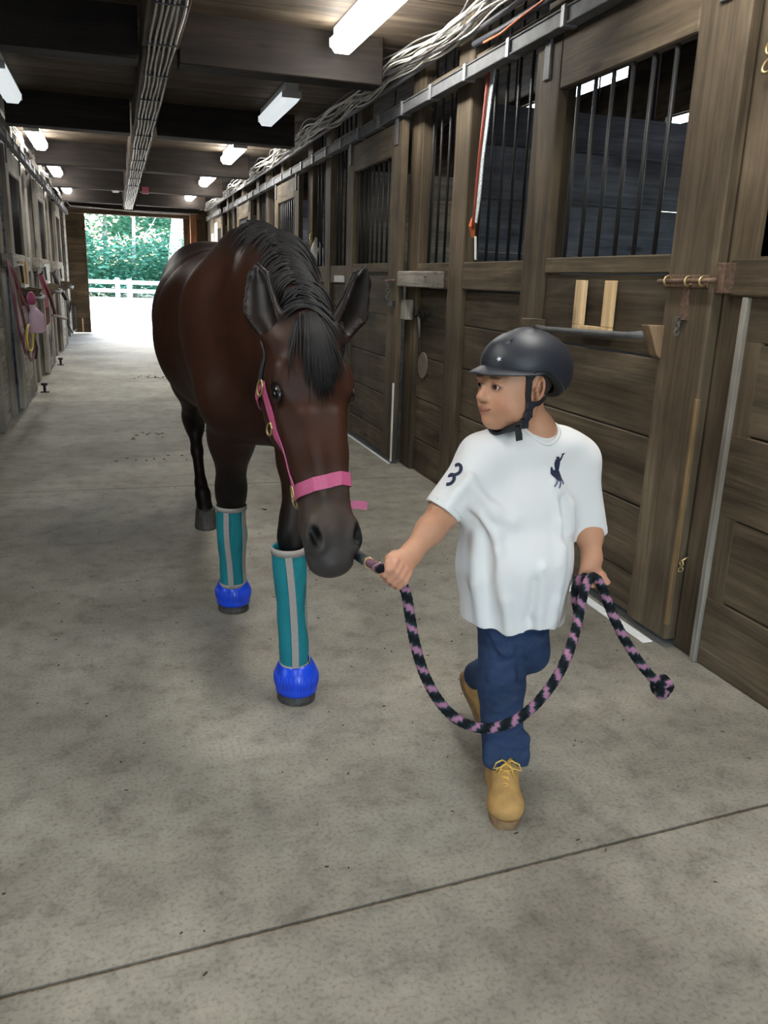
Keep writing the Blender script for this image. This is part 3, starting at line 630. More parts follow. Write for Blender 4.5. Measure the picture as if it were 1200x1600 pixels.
# ------------------------------------------------------------------ smooth solid modelling: rounded segments blended into one closed surface
class Solid:
    def __init__(s): s.ops = []
    def seg(s, a, b, ra, rb, u=(1, 0, 0), k=.03, op='+', w=None, rc=None):
        a = np.array(a, float); b = np.array(b, float); ra = np.atleast_1d(np.array(ra, float)); rb = np.atleast_1d(np.array(rb, float))
        ra = np.array([ra[0], ra[-1]]) if len(ra) < 3 else ra; rb = np.array([rb[0], rb[-1]]) if len(rb) < 3 else rb
        L = np.linalg.norm(b-a); W = (b-a)/L if L > 1e-6 else np.array(w if w is not None else (0, 0, 1), float); W /= np.linalg.norm(W)
        u = np.array(u, float); u = u-W*(u@W)
        if np.linalg.norm(u) < 1e-4: u = np.array([0, 1., 0])-W*W[1]
        u /= np.linalg.norm(u); v = np.cross(W, u)
        ca = ra[2] if len(ra) > 2 else (rc if rc else (ra[0]+ra[1])/2); cb = rb[2] if len(rb) > 2 else (rc if rc else (rb[0]+rb[1])/2)
        s.ops.append(dict(a=a, b=b, ra=ra, rb=rb, L=L, W=W, u=u, v=v, k=k, op=op, ca=ca, cb=cb)); return s
    def ell(s, c, r, u=(1, 0, 0), w=(0, 0, 1), k=.03, op='+'): return s.seg(c, c, r, r, u, k, op, w)
    def chain(s, pts, rs, u=(1, 0, 0), k=.03, op='+'):
        for i in range(len(pts)-1): s.seg(pts[i], pts[i+1], rs[i], rs[i+1], u, k, op)
        return s
    def fn(s, f, k=0, op='+', box=None): s.ops.append(dict(f=f, k=k, op=op, box=box)); return s
    @staticmethod
    def dist(o, X, Y, Z):
        if 'f' in o: return o['f'](X, Y, Z)
        a, W, u, v = o['a'], o['W'], o['u'], o['v']
        dx, dy, dz = X-a[0], Y-a[1], Z-a[2]
        pw = dx*W[0]+dy*W[1]+dz*W[2]; pu = dx*u[0]+dy*u[1]+dz*u[2]; pv = dx*v[0]+dy*v[1]+dz*v[2]
        if o['L'] > 1e-6: t = np.clip(pw/o['L'], 0, 1)
        else: t = 0.0
        ru = o['ra'][0]+(o['rb'][0]-o['ra'][0])*t; rv = o['ra'][1]+(o['rb'][1]-o['ra'][1])*t; rc = o['ca']+(o['cb']-o['ca'])*t
        pw = pw-t*o['L']
        k0 = np.sqrt((pu/ru)**2+(pv/rv)**2+(pw/rc)**2); k1 = np.sqrt((pu/ru**2)**2+(pv/rv**2)**2+(pw/rc**2)**2)
        return k0*(k0-1)/np.maximum(k1, 1e-6)
    @staticmethod
    def comb(F, d, k, op):
        if op == '-':
            d = -d
            if k > 0: h = np.maximum(k-np.abs(F-d), 0)/k; return np.maximum(F, d)+h*h*k/4
            return np.maximum(F, d)
        if op == '*': return np.maximum(F, d)
        if k > 0: h = np.maximum(k-np.abs(F-d), 0)/k; return np.minimum(F, d)-h*h*k/4
        return np.minimum(F, d)
    def at(s, Pn):
        Pn = np.atleast_2d(Pn).astype(float); X, Y, Z = Pn[:, 0], Pn[:, 1], Pn[:, 2]; F = np.full(len(Pn), .5)
        for o in s.ops: F = s.comb(F, s.dist(o, X, Y, Z), o['k'], o['op'])
        return F
    def grad(s, Pn, e=.0015):
        g = np.zeros_like(Pn)
        for i in range(3):
            d = np.zeros(3); d[i] = e; g[:, i] = (s.at(Pn+d)-s.at(Pn-d))/(2*e)
        return g/np.maximum(np.linalg.norm(g, axis=1, keepdims=True), 1e-6)
    def project(s, Pn, it=6, off=0):
        Pn = np.array(Pn, float)
        for _ in range(it): g = s.grad(Pn); Pn = Pn-g*(s.at(Pn)-off)[:, None]*.9
        return Pn, s.grad(Pn)
    def mesh(s, lo, hi, h, post=None, keep=True):
        lo = np.array(lo, float); n = np.ceil((np.array(hi)-lo)/h).astype(int)+1
        ax = [(lo[i]+h*np.arange(n[i])).astype(np.float32) for i in range(3)]
        F = np.full(tuple(n), .5, np.float32)
        for o in s.ops:
            if 'f' in o:
                bx = o['box'] or (lo, hi); i0 = np.maximum(((np.array(bx[0])-lo)/h).astype(int), 0); i1 = np.minimum(((np.array(bx[1])-lo)/h).astype(int)+2, n)
            else:
                m_ = max(o['ra'].max(), o['rb'].max(), o['ca'], o['cb'])+o['k']+4*h
                i0 = np.maximum(((np.minimum(o['a'], o['b'])-m_-lo)/h).astype(int), 0); i1 = np.minimum(((np.maximum(o['a'], o['b'])+m_-lo)/h).astype(int)+2, n)
            if (i1 <= i0).any(): continue
            sl = tuple(slice(i0[j], i1[j]) for j in range(3))
            X = ax[0][sl[0]][:, None, None]; Y = ax[1][sl[1]][None, :, None]; Z = ax[2][sl[2]][None, None, :]
            F[sl] = s.comb(F[sl], s.dist(o, X, Y, Z).astype(np.float32), o['k'], o['op'])
        if post is not None: F = post(F, ax[0][:, None, None], ax[1][None, :, None], ax[2][None, None, :])
        F[0] = F[-1] = .5; F[:, 0] = F[:, -1] = .5; F[:, :, 0] = F[:, :, -1] = .5
        S = F < 0; c = np.zeros(tuple(n-1), np.int8)
        for i in (0, 1):
            for j in (0, 1):
                for k in (0, 1): c += S[i:n[0]-1+i, j:n[1]-1+j, k:n[2]-1+k]
        act = np.argwhere((c > 0) & (c < 8)); idx = np.full(tuple(n-1), -1, np.int32); idx[tuple(act.T)] = np.arange(len(act))
        acc = np.zeros((len(act), 3)); cnt = np.zeros(len(act))
        off = [(i, j, k) for i in (0, 1) for j in (0, 1) for k in (0, 1)]
        for p in off:
            for d in range(3):
                if p[d]: continue
                q = list(p); q[d] = 1
                fa = F[act[:, 0]+p[0], act[:, 1]+p[1], act[:, 2]+p[2]]; fb = F[act[:, 0]+q[0], act[:, 1]+q[1], act[:, 2]+q[2]]
                m_ = (fa < 0) != (fb < 0); tt = np.where(m_, fa/np.where(m_, fa-fb, 1), 0)
                for a_ in range(3): acc[:, a_] += m_*(p[a_]+(tt if a_ == d else 0))
                cnt += m_
        V = lo+(act+acc/np.maximum(cnt, 1)[:, None])*h
        Q = []
        for d in range(3):
            sa = [slice(0, None)]*3; sb = [slice(0, None)]*3; sa[d] = slice(0, -1); sb[d] = slice(1, None)
            A = S[tuple(sa)]; B = S[tuple(sb)]; e = np.argwhere(A != B); e1, e2 = (d+1) % 3, (d+2) % 3
            e = e[(e[:, e1] > 0) & (e[:, e2] > 0) & (e[:, e1] < n[e1]-1) & (e[:, e2] < n[e2]-1)]
            ins = A[tuple(e.T)]; out = []
            for o1, o2 in ((-1, -1), (0, -1), (0, 0), (-1, 0)):
                q = e.copy(); q[:, e1] += o1; q[:, e2] += o2; out.append(idx[tuple(q.T)])
            q = np.stack(out, 1); q[~ins] = q[~ins][:, ::-1]; Q.append(q)
        Q = np.concatenate(Q); return V, Q[(Q >= 0).all(1)]
def np_mesh(name, V, Q, m, parent=None, col=None, smooth_it=0, cname='tint'):
    me = bpy.data.meshes.new(name); V = np.asarray(V, np.float32); Q = np.asarray(Q, np.int32)
    if smooth_it:
        for _ in range(smooth_it):
            A = np.zeros_like(V); cn = np.zeros(len(V), np.float32)
            for i in range(4):
                np.add.at(A, Q[:, i], V[Q[:, (i+1) % 4]]); np.add.at(cn, Q[:, i], 1)
            V = V*.5+A/np.maximum(cn, 1)[:, None]*.5
    me.vertices.add(len(V)); me.vertices.foreach_set('co', V.ravel()); me.loops.add(len(Q)*4); me.loops.foreach_set('vertex_index', Q.ravel())
    me.polygons.add(len(Q)); me.polygons.foreach_set('loop_start', np.arange(len(Q), dtype=np.int32)*4)
    me.polygons.foreach_set('loop_total', np.full(len(Q), 4, np.int32)) if bpy.app.version < (3, 6) else None
    me.update(calc_edges=True); me.polygons.foreach_set('use_smooth', np.ones(len(Q), bool)); me.materials.append(m)
    if col is not None:
        at_ = me.color_attributes.new(cname, 'FLOAT_COLOR', 'POINT'); cc = np.ones((len(V), 4), np.float32); cc[:, :3] = col(V.astype(float)); at_.data.foreach_set('color', cc.ravel())
    me.update(); return link(name, me, parent)
def vnoise(V, sc, seed=0):       # cheap smooth noise from summed sines
    r_ = np.random.RandomState(seed); o = 0
    for i in range(6):
        d = r_.normal(size=3)*sc; o = o+np.sin(V @ d+r_.uniform(0, 6.28))
    return o/6
def sm(a, b, x): t = np.clip((x-a)/(b-a), 0, 1); return t*t*(3-2*t)
def tint_mat(name, rough, spec=.5, sheen=0, bscale=0, bump=0, nz=.15, ns=60, coat=0):
    m, t, b = mat(name, rough, 0, spec); vc = N(t, 'ShaderNodeVertexColor', layer_name='tint')
    v = coords(t, (1, 1, 1), False); n = N(t, 'ShaderNodeTexNoise', Scale=float(ns), Detail=5.0); t.links.new(v, n.inputs['Vector'])
    r = ramp(t, n.outputs['Fac'], [(.3, (1-nz,)*3), (.7, (1+nz,)*3)]); mx = N(t, 'ShaderNodeMixRGB', blend_type='MULTIPLY'); mx.inputs[0].default_value = 1
    t.links.new(vc.outputs[0], mx.inputs[1]); t.links.new(r.outputs[0], mx.inputs[2]); t.links.new(mx.outputs[0], b.inputs['Base Color'])
    if bump:
        n2 = N(t, 'ShaderNodeTexNoise', Scale=float(bscale), Detail=4.0); t.links.new(v, n2.inputs['Vector'])
        bp = N(t, 'ShaderNodeBump', Strength=bump, Distance=.004); t.links.new(n2.outputs['Fac'], bp.inputs['Height']); t.links.new(bp.outputs[0], b.inputs['Normal'])
    if sheen: b.inputs['Sheen Weight'].default_value = sheen
    return m

# ------------------------------------------------------------------ horse
HORSE = thing('horse', (.5, 3.6, 0), 'dark bay horse with pink halter, teal leg wraps and blue bell boots, walking', 'horse')
hs = Solid()
UX = (1, 0, 0)
# trunk
hs.seg((.49, 3.15, 1.12), (.48, 3.75, 1.10), (.235, .33, .24), (.315, .34, .3), UX, .02)
hs.seg((.48, 3.75, 1.10), (.485, 4.35, 1.12), (.315, .34, .3), (.30, .31, .3), UX, .1)
hs.seg((.495, 4.3, 1.155), (.50, 4.75, 1.19), (.30, .31, .3), (.27, .29, .22), UX, .12)
hs.seg((.485, 3.2, 1.30), (.49, 3.55, 1.30), (.09, .175), (.14, .12), UX, .12)                 # withers
hs.ell((.42, 4.66, 1.28), (.16, .3, .22), UX, k=.12); hs.ell((.59, 4.66, 1.28), (.17, .3, .22), UX, k=.12)   # croup
hs.seg((.34, 3.14, 1.22), (.365, 2.95, .93), (.11, .17), (.10, .13), UX, .12)                   # shoulders
hs.seg((.63, 3.14, 1.22), (.625, 2.9, .93), (.11, .17), (.10, .13), UX, .12)
hs.ell((.495, 2.92, .97), (.20, .16, .20), UX, k=.12)
# neck
hs.chain([(.5, 3.12, 1.22), (.50, 2.75, 1.22), (.49, 2.34, 1.14)], [(.155, .30), (.12, .235), (.085, .17)], UX, .14)
hs.seg((.475, 3.1, 1.43), (.475, 2.35, 1.27), (.045, .06), (.04, .05), UX, .10)
# forelegs: near one stretched forward, the other upright
def leg(ps, rs, k=.05): hs.chain(ps, rs, UX, k)
leg([(.615, 2.92, .95), (.585, 2.74, .76), (.535, 2.56, .575), (.515, 2.52, .53)], [(.10, .14), (.075, .095), (.047, .055), (.048, .05)], .06)
leg([(.515, 2.52, .53), (.505, 2.49, .45), (.495, 2.445, .24), (.498, 2.434, .17)], [(.046, .05), (.033, .038), (.028, .033), (.034, .038)], .03)
leg([(.498, 2.434, .17), (.502, 2.428, .08)], [(.034, .038), (.042, .046)], .03)
leg([(.385, 3.02, .95), (.39, 3.10, .76), (.398, 3.2, .53), (.40, 3.22, .48)], [(.10, .14), (.078, .10), (.05, .057), (.05, .052)], .06)
leg([(.40, 3.22, .48), (.40, 3.23, .40), (.402, 3.235, .2), (.402, 3.235, .14)], [(.047, .05), (.033, .038), (.03, .035), (.037, .042)], .03)
leg([(.402, 3.235, .14), (.405, 3.235, .07)], [(.036, .042), (.046, .05)], .03)
# hind legs
leg([(.36, 4.68, 1.05), (.36, 4.55, .82), (.385, 4.78, .56), (.395, 4.80, .50)], [(.14, .22), (.095, .13), (.045, .06), (.045, .06)], .08)
leg([(.395, 4.80, .50), (.395, 4.70, .38), (.40, 4.57, .22), (.405, 4.52, .17)], [(.042, .055), (.03, .037), (.029, .035), (.037, .042)], .03)
leg([(.405, 4.52, .17), (.41, 4.46, .09)], [(.037, .04), (.046, .05)], .03)
leg([(.63, 4.72, 1.05), (.64, 4.72, .82), (.62, 5.05, .56), (.62, 5.08, .5)], [(.14, .22), (.095, .13), (.045, .06), (.045, .06)], .08)
leg([(.62, 5.08, .5), (.615, 5.1, .35), (.61, 5.12, .2), (.61, 5.1, .12)], [(.042, .055), (.03, .037), (.029, .035), (.037, .042)], .03)
leg([(.61, 5.1, .12), (.61, 5.06, .07)], [(.037, .04), (.047, .05)], .03)
# head, in its own frame: l across, n out of the face, t from poll to muzzle
HO = np.array([.484, 2.13, 1.253]); HT = np.array([.033, -.424, -.905]); HT /= np.linalg.norm(HT)
HN = np.array([.19, -.885, .42]); HN -= HT*(HN@HT); HN /= np.linalg.norm(HN); HL = np.cross(HN, HT); HL = HL if HL[0] > 0 else -HL
def H(l, n, t): return HO+HL*l+HN*n+HT*t
def HV(l, n, t): return HL*l+HN*n+HT*t
hs.seg(H(0, -.12, .02), H(0, -.16, .1), (.08, .10), (.09, .12), HL, .06)
hs.ell(H(0, -.075, .11), (.094, .082, .13), HL, HT, .05)                                   # cranium, forehead
hs.seg(H(0, -.058, .15), H(0, -.050, .34), (.102, .050), (.066, .042), HL, .03)
hs.seg(H(0, -.050, .34), H(0, -.056, .54), (.066, .042), (.050, .036), HL, .03)
for s_ in (-1, 1):
    hs.seg(H(.062*s_, -.14, .16), H(.055*s_, -.145, .25), (.044, .10), (.038, .085), HL, .04)       # cheeks
    hs.seg(H(.088*s_, -.042, .13), H(.096*s_, -.048, .185), (.020, .022), (.022, .024), HL, .025)    # brow
    hs.seg(H(.085*s_, -.080, .245), H(.060*s_, -.07, .38), (.010, .012), (.009, .012), HL, .03)   # facial crest
    hs.seg(H(.040*s_, -.022, .26), H(.026*s_, -.016, .46), (.012, .012), (.012, .012), HL, .03)   # edges of the nasal bone
hs.seg(H(0, -.11, .30), H(0, -.085, .53), (.062, .085), (.058, .06), HL, .05)
hs.seg(H(0, -.072, .54), H(0, -.078, .605), (.066, .056), (.064, .054), HL, .03)               # muzzle
hs.ell(H(0, -.070, .635), (.056, .047, .034), HL, HT, .02)                                 # upper lip
hs.ell(H(0, -.125, .605), (.044, .035, .035), HL, HT, .02)                                  # chin
for s_ in (-1, 1):
    hs.ell(H(.052*s_, -.036, .570), (.027, .03, .045), HL+HT*.3*s_, HT, .02)
    hs.ell(H(.063*s_, -.010, .572), (.014, .024, .034), HV(1, -.5*s_, .35*s_), HV(-.35*s_, 0, 1), .010, '-')
    hs.ell(H(.108*s_, -.050, .190), (.014, .019, .021), HL, HT, .012, '-')
hs.seg(H(-.07, -.112, .617), H(.07, -.112, .617), (.004, .004), (.004, .004), HN, .006, '-')   # mouth
# ears
EAR = []
for s_, tip in ((-1, P(401, 409, 2.33)), (1, P(571, 414, 2.27))):
    base = H(.066*s_, -.075, .045); mid = base*.55+tip*.45+np.array([.026*s_, -.0, -.005]); fwd = np.array([.45*s_, -1, 0.]); side = np.array([1, .45*s_, 0.])
    hs.seg(base, base*.75+mid*.25, (.036, .036), (.040, .034), side, .03)
    hs.chain([base*.7+mid*.3, mid, mid*.35+tip*.65, tip], [(.042, .032), (.050, .028), (.034, .018), (.006, .005)], side, .008)
    f_ = fwd/np.linalg.norm(fwd)*.022
    hs.chain([base*.45+mid*.55+f_*1.2, mid+f_, mid*.45+tip*.55+f_*.75, mid*.12+tip*.88+f_*.4], [(.027, .021), (.038, .023), (.026, .015), (.005, .004)], side, .004, '-')
    EAR.append((base, mid, tip, f_))
V, Q = hs.mesh((.06, 1.86, .02), (.9, 5.35, 1.62), .0075)
def hcol(V):
    z = V[:, 2]; y = V[:, 1]; nz_ = vnoise(V, 9, 1); n2_ = vnoise(V, 30, 2)
    c = np.tile(np.array([.060, .020, .010]), (len(V), 1)); c *= (1+.22*nz_)[:, None]
    d = V-HO; l = d @ HL; n = d @ HN; t = d @ HT
    head = (t > -.1) & (t < .75) & (n > -.32) & (y < 2.5) & (np.abs(l) < .16)
    def mixc(mask, col):
        nonlocal c; c = c*(1-mask[:, None])+np.array(col)*mask[:, None]
    # back and croup top darker, flanks lighter brown
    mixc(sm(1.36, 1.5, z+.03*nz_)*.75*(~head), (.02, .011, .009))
    legs = 1-sm(.52, .86, z+.05*nz_); legs = np.where(head, 0, legs); mixc(legs, (.010, .007, .006))
    mixc(np.where(head, .55*sm(.0, .3, .25-np.abs(t-.33)), 0), (.095, .033, .016))
    mz = np.where(head, sm(.36, .52, t+.02*nz_), 0); mixc(mz*.9, (.115, .080, .062))
    mz2 = np.where(head, sm(.50, .60, t+.015*n2_), 0); mixc(mz2*.9, (.085, .076, .074))
    for s_ in (-1, 1):
        q = np.sqrt(((l-.062*s_)/.017)**2+((n+.012)/.026)**2+((t-.572)/.034)**2); mixc(np.where(head, 1-sm(.85, 1.15, q), 0), (.005, .004, .004))
        q = np.sqrt(((l-.108*s_)/.03)**2+((n+.05)/.03)**2+((t-.19)/.034)**2); mixc(np.where(head, .9*(1-sm(.7, 1.15, q)), 0), (.010, .006, .005))
    q = np.sqrt((l/.008)**2+((t-.165)/.028)**2)+.5*n2_; mixc(np.where(head & (n > -.06), 1-sm(.6, 1.2, q), 0), (.55, .5, .47))
    for base, mid, tip, f_ in EAR:
        ax_ = (tip-base)/np.linalg.norm(tip-base); e = (V-base) @ ax_; r_ = np.linalg.norm(V-base-e[:, None]*ax_, axis=1)
        m_ = sm(.01, .05, e)*(r_ < .075)*(V[:, 2] > 1.2); mixc(m_*.9, (.011, .007, .006))
        fw_ = (V-mid) @ (f_/.022); mixc(m_*.8*sm(.0, -.012, fw_-.012)*(r_ < .035), (.006, .005, .005))
    return np.clip(c*.52, .003, 1)
COAT = tint_mat('bay_coat', .48, .2, 0, 220, .15, .2, 18)
HB = np_mesh('body', V, Q, COAT, HORSE, hcol, 1)
EYEM = plain('dark_eye', (.006, .004, .003), .22, 0, .5)
for s_ in (-1, 1):
    q = Solid().ell(H(.100*s_, -.053, .190), (.0175, .021, .024), HL, HT, 0); V, Qd = q.mesh(H(.1*s_, -.053, .19)-.03, H(.1*s_, -.053, .19)+.03, .003); np_mesh('eye', V, Qd, EYEM, HORSE)
    q = MB(); pts = [H(.105*s_, -.053+.021*math.cos(a), .190-.022*math.sin(a)) for a in np.linspace(-.1, 3.2, 10)]
    pts, _ = hs.project(np.array(pts), 5, .001); q.tube(pts, .0045, 6); q.build('eyelid', COAT if 0 else plain('eyelid_skin', (.022, .014, .012), .5), HORSE, smooth=True)
# hooves
HOOF = plain('horn', (.05, .045, .04), .6, noise=.5, nscale=40)
def hoof(c, r, h, tilt=0, sc=1.0):
    c = np.array(c, float); q = MB(); V = []; n_ = 24
    for i, (zz, rr, dy) in enumerate([(0, 1.0, 0), (.012, 1.0, 0), (h*.5, .93, .006), (h, .84, .014)]):
        for j in range(n_):
            a = 2*math.pi*j/n_; x = rr*r*math.cos(a); y = rr*r*1.12*math.sin(a)+dy
            z = zz+tilt*(y+r)
            V.append((c[0]+x, c[1]+y, c[2]+z))
    F = [(i*n_+j, i*n_+(j+1) % n_, (i+1)*n_+(j+1) % n_, (i+1)*n_+j) for i in range(3) for j in range(n_)]+[tuple(range(n_-1, -1, -1)), tuple(3*n_+j for j in range(n_))]
    q.add(V, F); q.build('hoof', HOOF, HORSE, smooth=False)
hoof((.507, 2.43, .0), .064, .07); hoof((.405, 3.24, .0), .064, .07); hoof((.41, 4.43, .0), .062, .10, .12); hoof((.61, 5.04, 0), .062, .09)
# wraps and bell boots
TEAL = plain('teal_mesh', (.0, .19, .23), .75, noise=.22, nscale=420, bump=.4); TAPE = plain('grey_binding', (.30, .27, .255), .8, noise=.1, nscale=200)
BLUE = plain('blue_rubber', (.01, .06, .62), .28, noise=.12, nscale=20)
def ringset(name, rows, m, parent, fold=0, n_=64, th=.004, ph=0):
    """rows: (centre, rx, ry); a hollow sleeve with thickness and soft folds"""
    V = []; F = []; k = len(rows)
    for lay, o_ in ((0, 0), (1, -th)):
        for i, (c, rx, ry) in enumerate(rows):
            for j in range(n_):
                a = 2*math.pi*j/n_; w_ = fold*(math.sin(a*3+i*.5+ph)*.6+math.sin(a*7-i*.9+ph)*.4)*math.sin(math.pi*(i+.4)/k)
                V.append((c[0]+(rx+o_+w_)*math.cos(a), c[1]+(ry+o_+w_)*math.sin(a), c[2]+.2*w_))
    def id_(l, i, j): return l*k*n_+i*n_+j % n_
    for i in range(k-1):
        for j in range(n_): F += [(id_(0, i, j), id_(0, i, j+1), id_(0, i+1, j+1), id_(0, i+1, j)), (id_(1, i, j), id_(1, i+1, j), id_(1, i+1, j+1), id_(1, i, j+1))]
    for j in range(n_): F += [(id_(0, 0, j), id_(1, 0, j), id_(1, 0, j+1), id_(0, 0, j+1)), (id_(0, k-1, j), id_(0, k-1, j+1), id_(1, k-1, j+1), id_(1, k-1, j))]
    q = MB(); q.add(V, F); return q.build(name, m, parent, smooth=True)
def flyboot(bot, top, rb, rt, ph):
    bot = np.array(bot); top = np.array(top); E = thing('leg_wrap', (0, 0, 0), None, None); E.parent = HORSE; E.matrix_parent_inverse = Matrix.Translation(-HORSE.location)
    E['label'] = 'teal mesh leg wrap with grey binding'
    def row(t, dr=0, k=0): 
        c = bot*(1-t)+top*t; r = rb*(1-t)+rt*t+.003*math.sin(t*9+ph)
        return (c, r+dr, r*1.08+dr)
    def mk(nm, ts, dr, m, fold):
        o = ringset(nm, [row(t, dr) for t in ts], m, None, fold, ph=ph); o.parent = E; return o
    mk('sleeve', np.linspace(0, 1, 22), 0, TEAL, .0035); mk('binding', (-.015, .035), .003, TAPE, 0); mk('binding', (.955, 1.01), .003, TAPE, 0)
    for a in ((-1.75, -.25) if ph < 1 else (-1.9, -.7)):
        q = MB(); pts = []; nn = []
        for t in np.linspace(.03, .96, 16):
            c, rx, ry = row(t); a2 = a+.12*math.sin(t*3+ph); d = np.array([math.cos(a2), math.sin(a2), 0]); pts.append(c+d*np.array([rx, ry, 0])+d*.0035); nn.append(d)
        q.ribbon(pts, nn, .022, .003); o = q.build('binding', TAPE, None, smooth=False); o.parent = E
flyboot((.500, 2.432, .118), (.487, 2.475, .515), .044, .053, .4)
flyboot((.402, 3.235, .115), (.400, 3.225, .455), .050, .063, 2.2)
def bell(c, r):
    c = np.array(c, float); rows = []; V = []
    for t in np.linspace(0, 1, 14):
        z = .032+.098*t; rr = r*(.97+.05*math.sin(t*3)-.62*max(0, t-.5)**1.6); rows.append((c+np.array([0, .008*t, z]), rr, rr*1.08))
    o = ringset('bell_boot', rows, BLUE, HORSE, 0, 72, .006); o['label'] = 'blue rubber bell boot over the hoof'
    for j in range(40):         # moulded ribs
        a = 2*math.pi*j/40; q_ = 1
        if math.sin(a) > .6: continue
        pts = []
        for i in (3, 5, 7, 9): cc, rx, ry = rows[i]; pts.append(cc+np.array([math.cos(a)*rx, math.sin(a)*ry, 0]))
        if j == 0: ribs = MB()
        ribs.tube(pts, [.001, .003, .003, .001], 5)
    o2 = ribs.build('moulded_rib', BLUE, o, smooth=True); o2.matrix_parent_inverse = Matrix(); tag(o2, kind='stuff')
bell((.507, 2.43, 0), .071); bell((.405, 3.24, 0), .071)
# ---- halter (straps follow the head surface)
def onhead(pts, off=.002, n_=40):
    pts = np.array([H(*p) for p in pts]); d = np.concatenate([[0], np.cumsum(np.linalg.norm(np.diff(pts, axis=0), axis=1))]); s = np.linspace(0, d[-1], n_)
    pp = np.stack([np.interp(s, d, pts[:, i]) for i in range(3)], 1); return hs.project(pp, 6, off)
HALT = thing('halter', (0, 0, 0), None, None); HALT.parent = HORSE; HALT.matrix_parent_inverse = Matrix.Translation(-HORSE.location); HALT['label'] = 'pink nylon halter with brass hardware'
def hstrap(name, pts, wd, m=PINK, th=.0035, n_=40, off=.003):
    p_, g_ = onhead(pts, off, n_); q = MB(); q.ribbon(p_, g_, wd, th); o = q.build(name, m, None, smooth=False); o.parent = HALT; return p_
NBT = .43
hstrap('nose_band', [(-.07, -.10, NBT+.015), (-.05, -.03, NBT+.01), (0, 0, NBT), (.05, -.03, NBT-.005), (.07, -.10, NBT-.012)], .035)
hstrap('chin_strap', [(-.07, -.10, NBT+.015), (-.05, -.18, NBT+.02), (0, -.2, NBT+.02), (.05, -.18, NBT+.02), (.07, -.10, NBT-.012)], .024)
hstrap('cheek_strap', [(-.10, -.115, .14), (-.10, -.12, .25), (-.09, -.115, .34), (-.07, -.10, NBT)], .028)
hstrap('cheek_strap', [(.10, -.13, .14), (.10, -.14, .25), (.09, -.13, .34), (.07, -.11, NBT-.02)], .024)
hstrap('crown_strap', [(-.10, -.13, .14), (-.11, -.13, .06), (-.09, -.14, -.02)], .02, NAVY)
hstrap('throat_strap', [(-.10, -.13, .14), (-.08, -.24, .17), (0, -.27, .17), (.08, -.24, .17), (.10, -.13, .14)], .022)
def ringat(l, n, t, R, sc=(1, 1), axis=None):
    p_, g_ = hs.project(np.array([H(l, n, t)]), 6, .008); q = MB(); q.ring(p_[0], g_[0], R, .003, 20, 6, sc); o = q.build('brass_ring', BRASS, None, smooth=True); o.parent = HALT
ringat(-.07, -.105, NBT+.01, .018); ringat(.07, -.105, NBT-.012, .018); ringat(-.10, -.14, .26, .014, (1, 1.4)); ringat(-.10, -.13, .15, .016, (1, 1.6)); ringat(-.06, -.15, NBT+.03, .014, (1, 1.5))
tp = P(549, 789, 2.03); q = MB(); q.ribbon([tp+np.array([-.008, .02, .0]), tp, tp+np.array([.02, -.003, .001]), tp+np.array([.042, -.004, -.004])], [(0, -1, .2)]*4, .022, .004)
o = q.build('strap_end', PINK, None); o.parent = HALT
# ---- mane and forelock: many tapering locks
HAIR = plain('black_hair', (.007, .006, .007), .6, 0, .3, noise=.3, nscale=300)
def locks(name, roots, step, n_, r0, seed, surf=True, m=HAIR, wob=.01):
    r_ = np.random.RandomState(seed); q = MB()
    P0 = np.array([r[0] for r in roots])
    if surf: P0 = hs.project(P0, 4, 0)[0]
    ALL = []
    for i in range(len(roots)):
        _, d0, L_ = roots[i]; p0 = P0[i]; pts = [np.array(p0)]; d = np.array(d0, float); d /= np.linalg.norm(d); ph = r_.uniform(0, 6)
        for k in range(n_):
            d = d+step+np.array([math.sin(ph+k*.7), math.cos(ph+k*.5), 0])*wob; d /= np.linalg.norm(d); pts.append(pts[-1]+d*L_/n_)
        ALL.append(pts)
    ALL = np.array(ALL); sh = ALL.shape
    if surf:
        fl = ALL.reshape(-1, 3); F = hs.at(fl); g = hs.grad(fl); mn = np.repeat(.002+.007*r_.rand(sh[0]), sh[1]); fl = fl+g*np.maximum(mn-F, 0)[:, None]; ALL = fl.reshape(sh)
    for pts in ALL:
        k_ = len(pts); rr = [r0*(.6+.4*math.sin(math.pi*min(1, j/(k_-1)*1.3)))*(1-.85*(j/(k_-1))**2) for j in range(k_)]
        q.tube(pts, rr, 5)
    return q.build(name, m, HORSE, smooth=True)
r_ = np.random.RandomState(5); roots = []
for i in range(620):
    t = r_.rand(); c = np.array([.475, 3.08, 1.50])*(1-t)+np.array([.480, 2.16, 1.29])*t
    side = -1 if r_.rand() < .28 else 1
    c = c+np.array([r_.normal()*.012, 0, .03]); L_ = (.13+.07*r_.rand()) if side > 0 else .05+.05*r_.rand()
    roots.append((c, (1.0*side, -.2+r_.normal()*.2, .35+r_.normal()*.12), L_))
locks('mane', roots, np.array([.0, -.05, -.42]), 8, .0046, 6)
roots = []
for i in range(260):
    l = r_.normal()*.013; f_ = r_.normal()
    roots.append((H(l, .0, -.045+r_.rand()*.04), HN*.55+HT*.9+HL*(f_*.20+.02), (.17+.08*r_.rand())*(1-.10*abs(f_))))
for i in range(60):
    f_ = r_.normal(); roots.append((H(f_*.03, .0, .0), HN*.3+HT*.9+HL*(f_*.22), .12+.05*r_.rand()))
locks('forelock', roots, HT*.20-HN*.10, 8, .0034, 8, wob=.03)
roots = [((.5+r_.normal()*.015, 4.93, 1.24), (r_.normal()*.1, .7, -.4), .75) for i in range(120)]
locks('tail', roots, np.array([0, -.02, -.3]), 9, .007, 9)
roots = []
wp, wg = hs.project(np.array([H(r_.uniform(-.05, .05), -.12, .63) for i in range(46)]), 5, 0)
